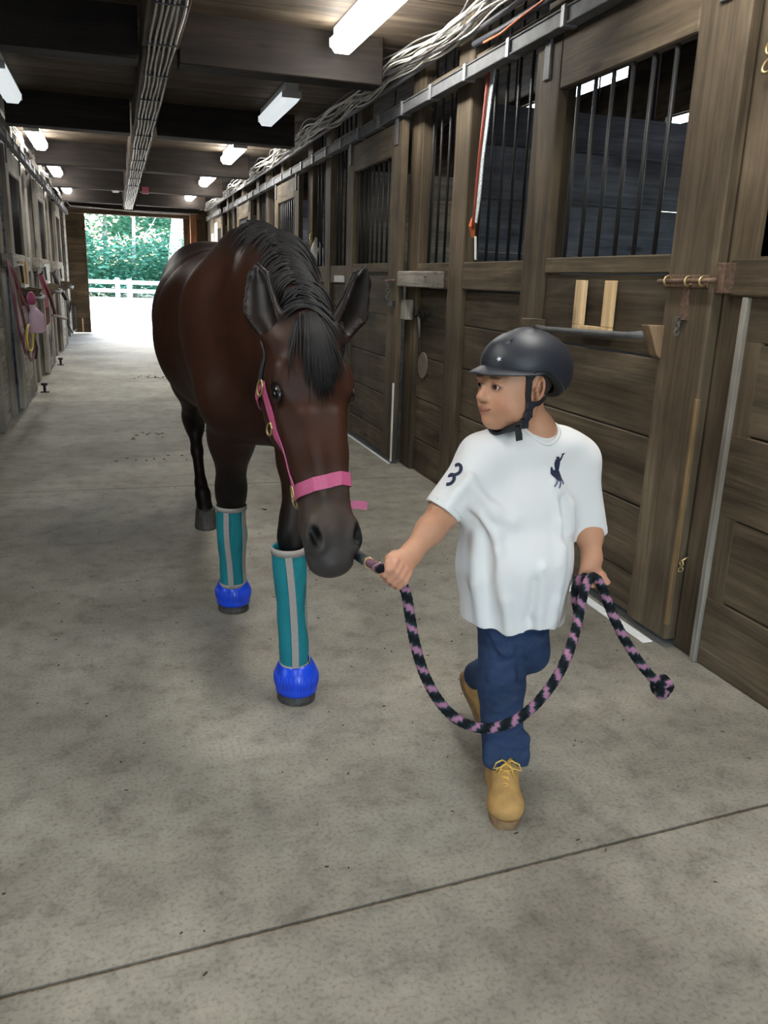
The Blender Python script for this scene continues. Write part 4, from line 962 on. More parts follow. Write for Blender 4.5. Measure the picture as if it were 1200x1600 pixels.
roots = [(wp[i], wg[i]+np.array([0, -.1, -.6]), .018) for i in range(46)]
locks('whisker', roots, np.array([0, 0, -.1]), 3, .0005, 10, False, NAVY)
# ------------------------------------------------------------------ child
BOY = thing('person', (.93, 1.8, 0), 'child in black riding helmet, white t-shirt, jeans and tan boots leading the horse', 'person')
SKIN = tint_mat('skin', .5, .4, 0, 300, .06, .05, 30)
SKIN.node_tree.nodes['Principled BSDF'].inputs['Subsurface Weight'].default_value = .12
SKIN.node_tree.nodes['Principled BSDF'].inputs['Subsurface Radius'].default_value = (.01, .004, .002)
yaw = math.radians(77)
F_ = np.array([-math.sin(yaw), -math.cos(yaw), -.02]); F_ /= np.linalg.norm(F_); U_ = np.array([.0, .03, 1.]); U_ -= F_*(U_@F_); U_ /= np.linalg.norm(U_); L_b = np.cross(U_, F_)
if L_b[0] < 0: L_b = -L_b
HC = P(843, 611, 1.765)-L_b*.078+F_*.018+U_*.010
FS = .97
def B(f, l, u): return HC+F_*f*FS+L_b*l+U_*u*(.95 if u < 0 else 1)
bs = Solid()
def bl(c, r, k=.02, op='+'): bs.ell(B(*c), (r[1], r[0], r[2]), L_b, U_, k, op)       # radii given as (f, l, u)
bs.ell(B(-.020, 0, .030), (.076, .088, .083), L_b, U_, .0)
bl((.026, 0, -.030), (.058, .058, .078), .04)
bl((.061, 0, -.088), (.026, .024, .021), .03)                    # chin
for s_ in (-1, 1):
    bl((.046, .030*s_, -.040), (.032, .028, .034), .025)      # cheeks
    bl((.010, .052*s_, -.062), (.034, .016, .022), .03)      # jaw
    bl((.076, .030*s_, .020), (.010, .022, .009), .02)       # brow
    bl((.088, .030*s_, .0005), (.012, .015, .010), .012, '-')  # socket
    bl((.0715, .031*s_, .0015), (.0150, .0165, .0125), .004)        # lids
    bl((.0855, .031*s_, -.0005), (.0090, .0130, .0056), .002, '-')  # the opening
    bl((.090, .0125*s_, -.032), (.009, .0070, .0064), .007)    # nostril wings
bs.seg(B(.085, 0, .006), B(.102, 0, -.025), (.0065, .0065), (.0085, .0085), L_b, .014)
bl((.101, 0, -.028), (.0100, .0102, .0082), .009)
bl((.074, 0, -.056), (.020, .027, .015), .015)
for s_ in (-1, 1):
    bs.seg(B(.0885, 0, -.0535), B(.083, .017*s_, -.0545), (.0048, .0048), (.0036, .0036), F_, .007)
    bs.seg(B(.0865, 0, -.0660), B(.082, .014*s_, -.0640), (.0055, .0055), (.004, .004), F_, .008)
    bs.chain([B(.094, 0, -.0595), B(.088, .012*s_, -.0592), B(.080, .025*s_, -.0530)], [(.0018, .0018), (.0018, .0018), (.0016, .0016)], F_, .003, '-')
# ears
for s_ in (-1, 1):
    ec = B(-.016, .080*s_, -.004); eu = U_+F_*-.15
    bs.ell(ec, (.030, .008, .019), eu, L_b, .006); bs.seg(ec, ec, (.019, .031, .008), (.019, .031, .008), F_, .006, '+', L_b) if 0 else None
    bs.ell(ec+L_b*s_*.007+F_*.003+U_*.003, (.017, .010, .006), eu, L_b, .004, '-')
    bs.ell(ec+L_b*s_*.003+F_*.012-U_*.002, (.007, .004, .006), eu, L_b, .004)
# neck, torso under the shirt
NK = P(839, 676, 1.85)
bs.seg(B(-.03, 0, -.045), NK, (.042, .042), (.044, .044), (1, 0, 0), .035)
TT = P(833, 720, 1.865); bs.seg(NK, TT, (.045, .045), (.07, .045), (1, 0, 0), .03)
TB = P(805, 900, 1.85); bs.seg(P(826, 790, 1.87), TB, (.08, .055), (.09, .06), (1, 0, 0), .04)
# arms
SR = P(748, 722, 1.85); ER = P(692, 803, 1.835); WR = P(641, 867, 1.765)
SL = P(904, 728, 1.865); EL = P(918, 812, 1.86); WL = P(925, 872, 1.785)
bs.chain([SR, ER], [(.040, .040), (.036, .036)], (1, 0, 0), .03); bs.chain([ER, ER*.6+WR*.4, WR], [(.036, .036), (.034, .034), (.0235, .021)], (1, 0, 0), .02)
bs.chain([SL, EL], [(.042, .042), (.036, .036)], (1, 0, 0), .03); bs.chain([EL, EL*.6+WL*.4, WL], [(.036, .036), (.035, .034), (.024, .021)], (1, 0, 0), .02)
def fist(W, RC, a, w, c, rope_r=.0125):
    a = np.array(a, float); w = np.array(w, float); c = np.array(c, float)
    a /= np.linalg.norm(a); w -= a*(w@a); w /= np.linalg.norm(w); c = c-a*(c@a)-w*(c@w); c /= np.linalg.norm(c)
    q = lambda A, W_, C_: RC+a*A+w*W_+c*C_
    bs.seg(W, q(0, .045, .004), (.0245, .022), (.028, .019), a, .022)
    bs.seg(q(-.018, .036, .002), q(.020, .032, .002), (.020, .015), (.018, .015), w, .010)          # palm
    bs.seg(q(-.022, .022, .012), q(.024, .018, .012), (.012, .010), (.011, .010), w, .008)
    for i, (A, rr, ln) in enumerate(((-.0235, .0082, 1.0), (-.0075, .0085, 1.08), (.0085, .0082, 1.02), (.0235, .0072, .88))):
        k1 = q(A, .020, .018); k2 = q(A*1.0, -.008*ln, .0245); k3 = q(A*.97, -.0235*ln, .010); k4 = q(A*.94, -.021*ln, -.008)
        bs.chain([k1, k2], [(rr*1.12, rr*1.12), (rr, rr)], a, .0035); bs.chain([k2, k3, k4], [(rr, rr), (rr*.92, rr*.92), (rr*.8, rr*.8)], a, .002)
    bs.chain([q(-.026, .040, -.004), q(-.036, .018, .006), q(-.035, -.002, .018), q(-.030, -.016, .022)], [(.013, .013), (.0105, .0105), (.009, .009), (.0075, .0075)], a, .006)
RC1 = P(616, 898, 1.73); RC2 = P(925, 914, 1.757)
fist(WR, RC1, P(636, 925, 1.73)-P(597, 886, 1.74), WR-RC1, (0, -1, .1))
fist(WL, RC2, (-.95, -.25, -.05), WL-RC2, (-.1, -.9, .1))
lo = (.50, 1.6, .60); hi = (1.25, 2.0, 1.30)
V, Q = bs.mesh(lo, hi, .003)
def scol(V):
    d = V-HC; f = d@F_/FS; l = d@L_b; u = d@U_
    c = np.tile(np.array([.50, .255, .155]), (len(V), 1)); hd = u > -.12
    def mixc(m_, col):
        nonlocal c; c = c*(1-m_[:, None])+np.array(col)*m_[:, None]
    hand = np.minimum(np.linalg.norm(V-RC1, axis=1), np.linalg.norm(V-RC2, axis=1)); mixc(.5*(1-sm(.03, .08, hand)), (.52, .25, .17))
    ck = np.sqrt(((f-.06)/.03)**2+((np.abs(l)-.045)/.03)**2+((u+.04)/.03)**2); mixc(np.where(hd, .35*(1-sm(.3, 1.3, ck)), 0), (.52, .20, .13))
    lip = np.sqrt(((np.abs(l))/.022)**2+((u+.058)/.0105)**2)*np.where(f > .075, 1, 9); mixc(np.where(hd, .6*(1-sm(.8, 1.1, lip)), 0), (.40, .15, .12))
    gap = np.abs(u+.0595-.0066*(np.abs(l)/.025)**2); mixc(np.where(hd & (f > .07) & (np.abs(l) < .025), .85*(1-sm(.001, .0028, gap)), 0), (.08, .02, .015))
    for s_ in (-1, 1):
        x = (l-.031*s_)*s_; br = np.sqrt((x/.021)**2+((u-.0225+.10*np.maximum(x, 0)**1.0*.3)/.0042)**2); mixc(np.where(hd & (f > .05), .85*(1-sm(.7, 1.2, br)), 0), (.035, .018, .012))
        e = np.sqrt((x/.0165)**2+((u+.0005)/.0075)**2); mixc(np.where(hd & (f > .07), .75*(1-sm(.85, 1.15, e)), 0), (.07, .03, .02))
        nn = np.sqrt(((l-.0075*s_)/.004)**2+((u+.0385)/.003)**2+((f-.095)/.012)**2); mixc(np.where(hd, .8*(1-sm(.6, 1.1, nn)), 0), (.1, .03, .02))
    ei = np.sqrt(((f+.014)/.012)**2+((u+.002)/.019)**2); mixc(np.where((np.abs(l) > .074) & hd, .3*(1-sm(.4, 1, ei)), 0), (.32, .12, .08))
    return c
BODY = np_mesh('body', V, Q, SKIN, BOY, scol, 1)
# eyes
def ecol(s_):
    def g(V):
        c0 = B(.0715, .031*s_, .001); d = V-c0; d /= np.linalg.norm(d, axis=1, keepdims=True); gz = F_*1.0+L_b*(.0)+U_*.0; gz = gz/np.linalg.norm(gz); a = np.arccos(np.clip(d@gz, -1, 1))
        c = np.tile(np.array([.72, .68, .66]), (len(V), 1)); c = np.where((a < .62)[:, None], np.array([.035, .014, .008]), c); c = np.where((a < .28)[:, None], np.array([.004, .004, .004]), c); return c
    return g
EYW = tint_mat('eyeball', .08, .6, nz=.0)
for s_ in (-1, 1):
    c0 = B(.0715, .031*s_, .0008); q = Solid().ell(c0, (.0125, .0125, .0125), L_b, U_, 0); V, Qd = q.mesh(c0-.018, c0+.018, .0012); np_mesh('eye', V, Qd, EYW, BOY, ecol(s_))
# short hair under the helmet
hr = Solid().ell(B(-.022, 0, .030), (.0790, .0905, .086), L_b, U_, 0).fn(lambda X, Y, Z: -((Z-HC[2])+.022-.55*np.maximum(0, ((X-HC[0])*F_[0]+(Y-HC[1])*F_[1])+.0)), 0, '*').fn(lambda X, Y, Z: ((X-HC[0])*F_[0]+(Y-HC[1])*F_[1])-.045, 0, '*')
for s_ in (-1, 1): hr.ell(B(-.016, .080*s_, -.006), (.034, .02, .024), U_, L_b, .004, '-')
V, Q = hr.mesh(HC-.15, HC+.15, .003); np_mesh('hair', V, Q, plain('dark_hair', (.03, .018, .012), .8, noise=.4, nscale=400, bump=.6), BOY, None, 1)

# ---- helmet
HEL = thing('riding_helmet', (0, 0, 0), None, None); HEL.parent = BOY; HEL.matrix_parent_inverse = Matrix.Translation(-BOY.location); HEL['label'] = 'matt black riding helmet with peak and chin strap'
def hl(o): o.parent = HEL; return o
ho = Solid(); ho.ell(B(-.036, 0, .050), (.098, .118, .083), L_b, U_, 0); ho.ell(B(-.074, 0, .024), (.088, .088, .075), L_b, U_, .03)
ho.seg(B(.045, 0, .096), B(-.03, 0, .125), (.022, .010), (.026, .008), L_b, .014); ho.seg(B(-.03, 0, .125), B(-.09, 0, .115), (.026, .008), (.018, .010), L_b, .010)
def fcoord(X, Y, Z): return (X-HC[0])*F_[0]+(Y-HC[1])*F_[1]+(Z-HC[2])*F_[2], (X-HC[0])*U_[0]+(Y-HC[1])*U_[1]+(Z-HC[2])*U_[2]
def rim(X, Y, Z):
    f, u = fcoord(X, Y, Z); fl = .036-.0*f+np.where(f < -.03, 1.0, 0)*(f+.03)*.68; return -(u-np.maximum(fl, -.045))
ho.fn(rim, .0, '*'); ho.ell(B(-.040, 0, .043), (.087, .107, .084), L_b, U_, .004, '-')
for dl in (-.032, .032): ho.seg(B(.05, dl, .104), B(-.08, dl*.8, .126), (.0022, .0022), (.0022, .0022), U_, .003, '-')
V, Q = ho.mesh(HC-.17, HC+.19, .003)
HB_ = plain('helmet_shell', (.018, .021, .030), .48, 0, .45)
hl(np_mesh('shell', V, Q, HB_, None, None, 1))
li = Solid(); li.ell(B(-.042, 0, .043), (.0915, .112, .085), L_b, U_, 0); li.ell(B(-.074, 0, .022), (.082, .082, .074), L_b, U_, .03)
def rim2(X, Y, Z):
    f, u = fcoord(X, Y, Z); fl = .027+np.where(f < -.03, 1.0, 0)*(f+.03)*.72; return -(u-np.maximum(fl, -.05))
li.fn(rim2, 0, '*'); li.ell(B(-.030, 0, .035), (.080, .100, .0935), L_b, U_, .0, '-')
V, Q = li.mesh(HC-.17, HC+.17, .003); hl(np_mesh('liner', V, Q, plain('black_lining', (.006, .006, .007), .85), None, None, 1))
# peak: a thin curved brim
q = MB(); V = []; n1, n2 = 22, 7
for lay in (0, 1):
    for i in range(n1):
        a = math.radians(-78+156*i/(n1-1))
        for j in range(n2):
            t = j/(n2-1); e = .044*math.cos(a)**.8 if math.cos(a) > 0 else 0
            f = -.043+(.117/FS)*math.cos(a)*1.0+e*t; l = (.0985+.008*t)*math.sin(a)
            u = .040+.006*math.cos(a)-.012*t*math.cos(a)-.006*abs(math.sin(a))-lay*.0045*(1-.5*t)+.010*(1-abs(math.sin(a)))*(1-t)
            V.append(B(f, l, u))
F2 = []; m_ = n1*n2
for i in range(n1-1):
    for j in range(n2-1):
        a_ = i*n2+j; F2 += [(a_, a_+1, a_+n2+1, a_+n2), (m_+a_, m_+a_+n2, m_+a_+n2+1, m_+a_+1)]
    F2 += [(i*n2+n2-1, m_+i*n2+n2-1, m_+(i+1)*n2+n2-1, (i+1)*n2+n2-1), (i*n2, (i+1)*n2, m_+(i+1)*n2, m_+i*n2)]
F2 += [tuple([j for j in range(n2)]+[m_+j for j in range(n2-1, -1, -1)]), tuple([(n1-1)*n2+j for j in range(n2)]+[m_+(n1-1)*n2+j for j in range(n2-1, -1, -1)])]
q.add(V, F2); hl(q.build('peak', HB_, None, smooth=True))
# small white star badge
c0 = B(.075, .034, .066); c0, g0 = ho.project(np.array([c0]), 6, .001); c0 = c0[0]; g0 = g0[0]; uu = np.cross(g0, U_); uu /= np.linalg.norm(uu); vv = np.cross(uu, g0)
q = MB(); V = []
for k in range(10):
    r1_ = .0062 if k % 2 == 0 else .0028; V.append(c0+(uu*math.cos(k*math.pi/5)*1.2+vv*math.sin(k*math.pi/5))*r1_)
V2 = [v+g0*.001 for v in V]; q.add(V+V2, [tuple(range(9, -1, -1)), tuple(range(10, 20))]+[(k, (k+1) % 10, 10+(k+1) % 10, 10+k) for k in range(10)]); hl(q.build('badge', plain('silver_badge', (.75, .76, .78), .3), None))
q = MB(); c1, g1 = ho.project(np.array([B(.012, .09, .036)]), 6, .0); q.disc(c1[0], g1[0], .005, .003, 12); hl(q.build('rivet', HB_, None))
# straps
WEB = plain('black_webbing', (.010, .010, .012), .7, bump=.3, nscale=300)
def onb(pts, off=.003, n_=26):
    pts = np.array([B(*p) for p in pts]); d = np.concatenate([[0], np.cumsum(np.linalg.norm(np.diff(pts, axis=0), axis=1))]); s = np.linspace(0, d[-1], n_)
    pp = np.stack([np.interp(s, d, pts[:, i]) for i in range(3)], 1); return bs.project(pp, 5, off)
def bstrap(pts, wd, off=.003, nm='strap', th=.0025, n_=26):
    p_, g_ = onb(pts, off, n_); q = MB(); q.ribbon(p_, g_, wd, th); return hl(q.build(nm, WEB, None))
for s_ in (-1, 1):
    bstrap([(.016, .082*s_, .040), (.014, .080*s_, .0), (.010, .075*s_, -.045)], .0155)
    bstrap([(.010, .075*s_, -.045), (.012, .066*s_, -.075), (.022, .045*s_, -.100)], .021, .005)
    bstrap([(.008, .074*s_, -.045), (-.03, .068*s_, -.043), (-.062, .052*s_, -.032)], .012, .004)
bstrap([(.018, .048, -.098), (.030, .028, -.112), (.034, 0, -.117), (.030, -.028, -.112), (.018, -.048, -.098)], .042, .004, 'chin_pad', .007)
p_, g_ = onb([(.010, .075, -.045), (.012, .073, -.055), (.014, .070, -.066)], .008, 3)
for k in (0, 2):
    q = MB(); T_ = np.cross(g_[k], U_); q.obox(p_[k], T_, U_, g_[k], .0125, .009, .0035); hl(q.build('buckle', HB_, None, .002))
p_, g_ = onb([(.016, .062, -.085), (.024, .045, -.10)], .009, 2); q = MB(); T_ = np.cross(g_[0], U_); q.obox(p_[0], T_, U_, g_[0], .013, .012, .0035); hl(q.build('buckle', HB_, None, .002))
q = MB(); pe = B(.026, .048, -.105)+np.array([-.002, -.012, 0]); q.ribbon([pe, pe+np.array([.001, -.006, -.012]), pe+np.array([.004, -.006, -.028])], [(0, -1, 0)]*3, .017, .003); hl(q.build('strap_end', WEB, None))

# ---- t-shirt
ss = Solid()
A0 = P(826, 716, 1.868); A1 = P(810, 790, 1.862); A2 = P(804, 880, 1.84); A3 = P(800, 1010, 1.85)
def hw(l, r, py, y): return abs(P(r, py, y)[0]-P(l, py, y)[0])/2
ss.seg(A0, A1, (.118, .080), (hw(722, 893, 790, 1.86), .100), UX, 0); ss.seg(A1, A2, (hw(722, 893, 790, 1.86), .100), (hw(722, 884, 880, 1.86), .120), UX, .03)
ss.seg(A2, A3, (hw(722, 884, 880, 1.86), .120), (hw(730, 872, 990, 1.86), .115), UX, .03)
ss.seg(P(753, 712, 1.865), P(903, 716, 1.875), (.050, .055), (.050, .055), (0, 1, 0), .05)
ss.seg(P(795, 694, 1.862), P(878, 692, 1.868), (.064, .040), (.064, .040), (0, 1, 0), .04)
CR = P(689, 798, 1.838); CL = P(921, 834, 1.858)
dR = (CR-P(748, 716, 1.86)); dR /= np.linalg.norm(dR); dL = CL-P(906, 722, 1.868); dL /= np.linalg.norm(dL)
ss.seg(P(752, 720, 1.86), CR+dR*.05, (.056, .060), (.046, .052), UX, .045); ss.seg(P(900, 726, 1.868), CL+dL*.05, (.056, .060), (.048, .054), UX, .045)
# folds
def ridge(pts, r, y=1.76, k=.022, op='+'): 
    pp = [P(a_, b_, y) for a_, b_ in pts]; pr = ss.project(np.array(pp), 8, -r*.35 if op == '+' else r*.35)[0]; ss.chain(list(pr), [(r, r)]*len(pr), UX, k, op)
ridge([(772, 800), (776, 860), (790, 930), (797, 1002)], .010); ridge([(756, 815), (758, 880), (768, 980)], .010, op='-', k=.03)
ridge([(735, 745), (748, 790), (765, 840)], .008); ridge([(742, 760), (775, 800), (800, 815)], .007, k=.03)
ridge([(880, 760), (872, 820), (858, 880)], .008); ridge([(868, 860), (855, 930), (850, 1000)], .009); ridge([(885, 780), (888, 830)], .008, op='-', k=.02)
ridge([(735, 850), (733, 920), (742, 990)], .009); ridge([(826, 900), (822, 960), (825, 1004)], .008, op='-', k=.03); ridge([(835, 880), (838, 950), (838, 1004)], .007)
ridge([(885, 748), (905, 790), (912, 830)], .006); ridge([(728, 735), (710, 770), (700, 800)], .006)
hem = P(800, 990, 1.74)[2]
body_hem = lambda X, Y, Z: np.where(np.abs(X-.96) < .155, hem+.004*np.sin(X*40)+np.where(X < P(793, 990, 1.74)[0], .012, -.001)-Z, -1.0)
def cuts(F, X, Y, Z):
    F = np.maximum(F, hem+.006*np.sin(X*30+Y*9)+.010*sm(.0, .02, P(791, 990, 1.74)[0]-X)-Z)
    pR = (X-CR[0])*dR[0]+(Y-CR[1])*dR[1]+(Z-CR[2])*dR[2]; radR = np.sqrt(np.maximum((X-CR[0])**2+(Y-CR[1])**2+(Z-CR[2])**2-pR**2, 0)); nearR = (X < CR[0]+.058) & (pR > -.03) & (pR < .13) & (radR < .080)
    F = np.where(nearR, np.maximum(F, pR), F)
    pL = (X-CL[0])*dL[0]+(Y-CL[1])*dL[1]+(Z-CL[2])*dL[2]; radL = np.sqrt(np.maximum((X-CL[0])**2+(Y-CL[1])**2+(Z-CL[2])**2-pL**2, 0)); nearL = (X > CL[0]-.062) & (pL > -.03) & (pL < .13) & (radL < .080)
    F = np.where(nearL, np.maximum(F, pL), F)
    return F
# openings: neck, hem and cuffs are hollow
ss.seg(NK+np.array([-.004, -.010, .040]), NK+np.array([.0, -.005, .12]), (.053, .050), (.058, .058), UX, .004, '-')
ss.seg(A3+np.array([0, 0, .02]), A3-np.array([0, 0, .1]), (hw(730, 872, 990, 1.86)-.006, .108), (.13, .108), UX, .0, '-')
ss.seg(CR-dR*.03, CR+dR*.06, (.040, .046), (.041, .046), UX, .0, '-'); ss.seg(CL-dL*.03, CL+dL*.06, (.042, .048), (.042, .048), UX, .0, '-')
V, Q = ss.mesh((.60, 1.66, .40), (1.24, 2.04, 1.07), .0035, cuts)
nv = vnoise(V, 45, 11); SHM = plain('white_cotton', (.76, .75, .75), .85, 0, .2, bump=.12, nscale=35)
gr_ = ss.grad(V); V = V+gr_*(nv*.0012)[:, None]
SH = np_mesh('t_shirt', V, Q, SHM, BOY, None, 1)
q = MB(); cc = []; base = NK+np.array([-.003, -.009, 0])
for k in range(49):
    a = 2*math.pi*k/48; cand = np.array([base+np.array([math.cos(a)*.0545, math.sin(a)*.0515, z]) for z in np.linspace(.10, -.06, 81)]); d = ss.at(cand); ins = np.argmax(d < .0008) if (d < .0008).any() else 62; cc.append(cand[ins])
cc = np.array(cc[:-1])
for _ in range(5): cc = (np.roll(cc, 1, 0)+cc*2+np.roll(cc, -1, 0))/4
cc = np.vstack([cc, cc[:1]])
q.tube(list(cc), .0062, 8, False); q.build('collar', SHM, SH, smooth=True)
for nm, c_, d_, rx, ry in (('sleeve_hem', CR, dR, .0462, .0522), ('sleeve_hem', CL, dL, .0482, .0542)):
    cc = []; u_ = np.array(UX, float)-d_*d_[0]; u_ /= np.linalg.norm(u_); v_ = np.cross(d_, u_)
    for k in range(33): a = 2*math.pi*k/32; cc.append(c_-d_*.016+u_*math.cos(a)*rx+v_*math.sin(a)*ry)
    cc = np.array(cc)
    for _ in range(5): g = ss.grad(cc); cc = cc-g*(ss.at(cc)+.0012)[:, None]*.8
    q = MB(); q.tube(list(cc), .0022, 6, False); q.build(nm, SHM, SH, smooth=True)
# embroidered rider emblem on the chest and the dark numeral on the sleeve
EMB = plain('navy_embroidery', (.010, .014, .05), .7, bump=.3, nscale=500); EMW = plain('white_embroidery', (.8, .8, .82), .6)
def patch(name, polys, m, y, parent, th=.0022, sol=ss):
    q = MB()
    for poly in polys:
        pp = np.array([P(a_, b_, y) for a_, b_ in poly]); pr, g = sol.project(pp, 7, .0012); n = len(pr)
        q.add(list(pr)+list(pr+g*th), [tuple(range(n-1, -1, -1)), tuple(range(n, 2*n))]+[(k, (k+1) % n, n+(k+1) % n, n+k) for k in range(n)])
    return q.build(name, m, parent)
EM = SH
def circ(cx, cy, r, n=10): return [(cx+r*math.cos(2*math.pi*k/n), cy+r*math.sin(2*math.pi*k/n)) for k in range(n)]
patch('emblem_rider', [circ(881.5, 718.5, 2.6), [(878, 721), (884, 721), (886, 727), (884, 734), (878, 735), (876, 728)], [(883, 722), (887, 719), (889, 720), (885, 726)]], EMB, 1.76, EM)
patch('emblem_mallet', [[(887, 719), (891, 711.5), (892, 712), (888.5, 720)], [(888.5, 711.5), (894, 709.5), (894.5, 711), (889, 713)]], EMB, 1.76, EM)
patch('emblem_horse', [[(874, 734), (886, 733), (887, 740), (884, 748), (878, 750), (873, 747), (872, 740)], [(874, 736), (871, 731), (869, 733), (867.5, 739), (869, 740), (873, 743)]], EMB, 1.76, EM)
patch('emblem_horse_leg', [[(873, 747), (876, 749), (871, 758), (868, 762), (867, 760), (870, 754)], [(879, 749), (882, 748), (879, 757), (876, 764), (874.5, 763), (877, 756)], [(883, 747), (886, 744), (887, 752), (885, 757), (884, 756), (884.5, 751)]], plain('grey_embroidery', (.14, .15, .22), .7), 1.76, EM)
cl_ = []; ax_ = CR-dR*.085; e1_ = np.array([-.85, -.50, .30]); e1_ -= dR*(e1_@dR); e1_ /= np.linalg.norm(e1_); e2_ = np.cross(dR, e1_)
for k in range(19):
    t = k/18; a = math.radians(150-230*(t*2 % 1 if t < 1 else 1)) ; cy = -.014 if t < .5 else .014
    cl_.append(ax_+e1_*.055+dR*(cy-.014*math.sin(a))*1.05-e2_*(.014*math.cos(a)-.002))
pr, g = ss.project(np.array(cl_), 7, .0008); q = MB(); q.ribbon(pr, g, .0085, .002); q.build('sleeve_numeral', EMB, SH)

# ---- jeans
js_ = Solid(); H0 = P(790, 955, 1.87)
kR = P(783, 1070, 1.80); aR = P(785, 1185, 1.755); kL = P(829, 1018, 1.80); aL = P(744, 1056, 2.10)
js_.seg(P(770, 930, 1.87), P(825, 930, 1.88), (.085, .09), (.085, .09), (0, 0, 1), 0)
js_.seg(P(786, 960, 1.86), kR, (.068, .078), (.060, .066), UX, .03); js_.seg(kR, aR+np.array([0, 0, .0]), (.060, .066), (.052, .058), UX, .02)
js_.seg(P(820, 960, 1.87), kL, (.062, .080), (.050, .056), UX, .02); js_.seg(kL, aL, (.050, .056), (.040, .044), UX, .012)
for k in range(7):      # crumpled folds above the front boot
    t = k/6; c = aR+np.array([.002*(-1)**k, 0, .005+.075*t]); js_.seg(c+np.array([-.045, -.01, .008*(-1)**k]), c+np.array([.045, -.03, -.008*(-1)**k]), (.012, .012), (.010, .010), (0, 0, 1), .02)
js_.seg(aR+np.array([.052, -.01, -.012]), aR+np.array([.05, -.02, .02]), (.016, .02), (.012, .014), UX, .02)
def jr(pts, r, y, op, k=.015):
    pp = js_.project(np.array([P(a_, b_, y) for a_, b_ in pts]), 8, r*.2)[0]; js_.chain(list(pp), [(r, r)]*len(pp), UX, k, op)
jr([(745, 1010), (780, 1022), (812, 1018)], .005, 1.75, '+'); jr([(748, 1032), (785, 1040), (815, 1030)], .004, 1.75, '-', .02); jr([(752, 1062), (785, 1068), (810, 1052)], .005, 1.75, '+')
jr([(816, 985), (818, 1020), (812, 1060)], .006, 1.75, '-', .02); jr([(760, 1120), (785, 1112), (808, 1095)], .005, 1.72, '+'); jr([(755, 1145), (785, 1150), (812, 1140)], .005, 1.72, '-', .02)
zc = aR[2]-.012
js_.seg(aR-np.array([0, -.0, .06]), aR+np.array([0, 0, .015]), (.044, .050), (.043, .048), UX, .0, '-')
dl_ = (aL-kL)/np.linalg.norm(aL-kL)
def jc(F, X, Y, Z):
    F = np.where(Y < 1.9, np.maximum(F, zc+.005*np.sin(X*60)+.048*np.exp(-((X-aR[0]+.004)/.020)**2)*(Y < aR[1]-.01)-Z), F)
    p_ = (X-aL[0])*dl_[0]+(Y-aL[1])*dl_[1]+(Z-aL[2])*dl_[2]; return np.maximum(F, np.where(Y > 1.95, p_-.005, -1))
V, Q = js_.mesh((.76, 1.64, .08), (1.16, 2.26, .62), .004, jc)
nv = vnoise(V, 60, 21); V = V+js_.grad(V)*(nv*.0018)[:, None]
def jcol(V):
    n = vnoise(V, 25, 4); n2 = vnoise(V, 120, 5); c = np.tile(np.array([.030, .052, .112]), (len(V), 1)); t = sm(-.1, .9, n)[:, None]
    return c*(1-.35*t)+np.array([.085, .125, .205])*.35*t*1.2+.01*n2[:, None]
np_mesh('jeans', V, Q, tint_mat('denim', .85, .2, 0, 500, .25, .16, 260), BOY, lambda V: np.clip(jcol(V), .004, 1), 1)
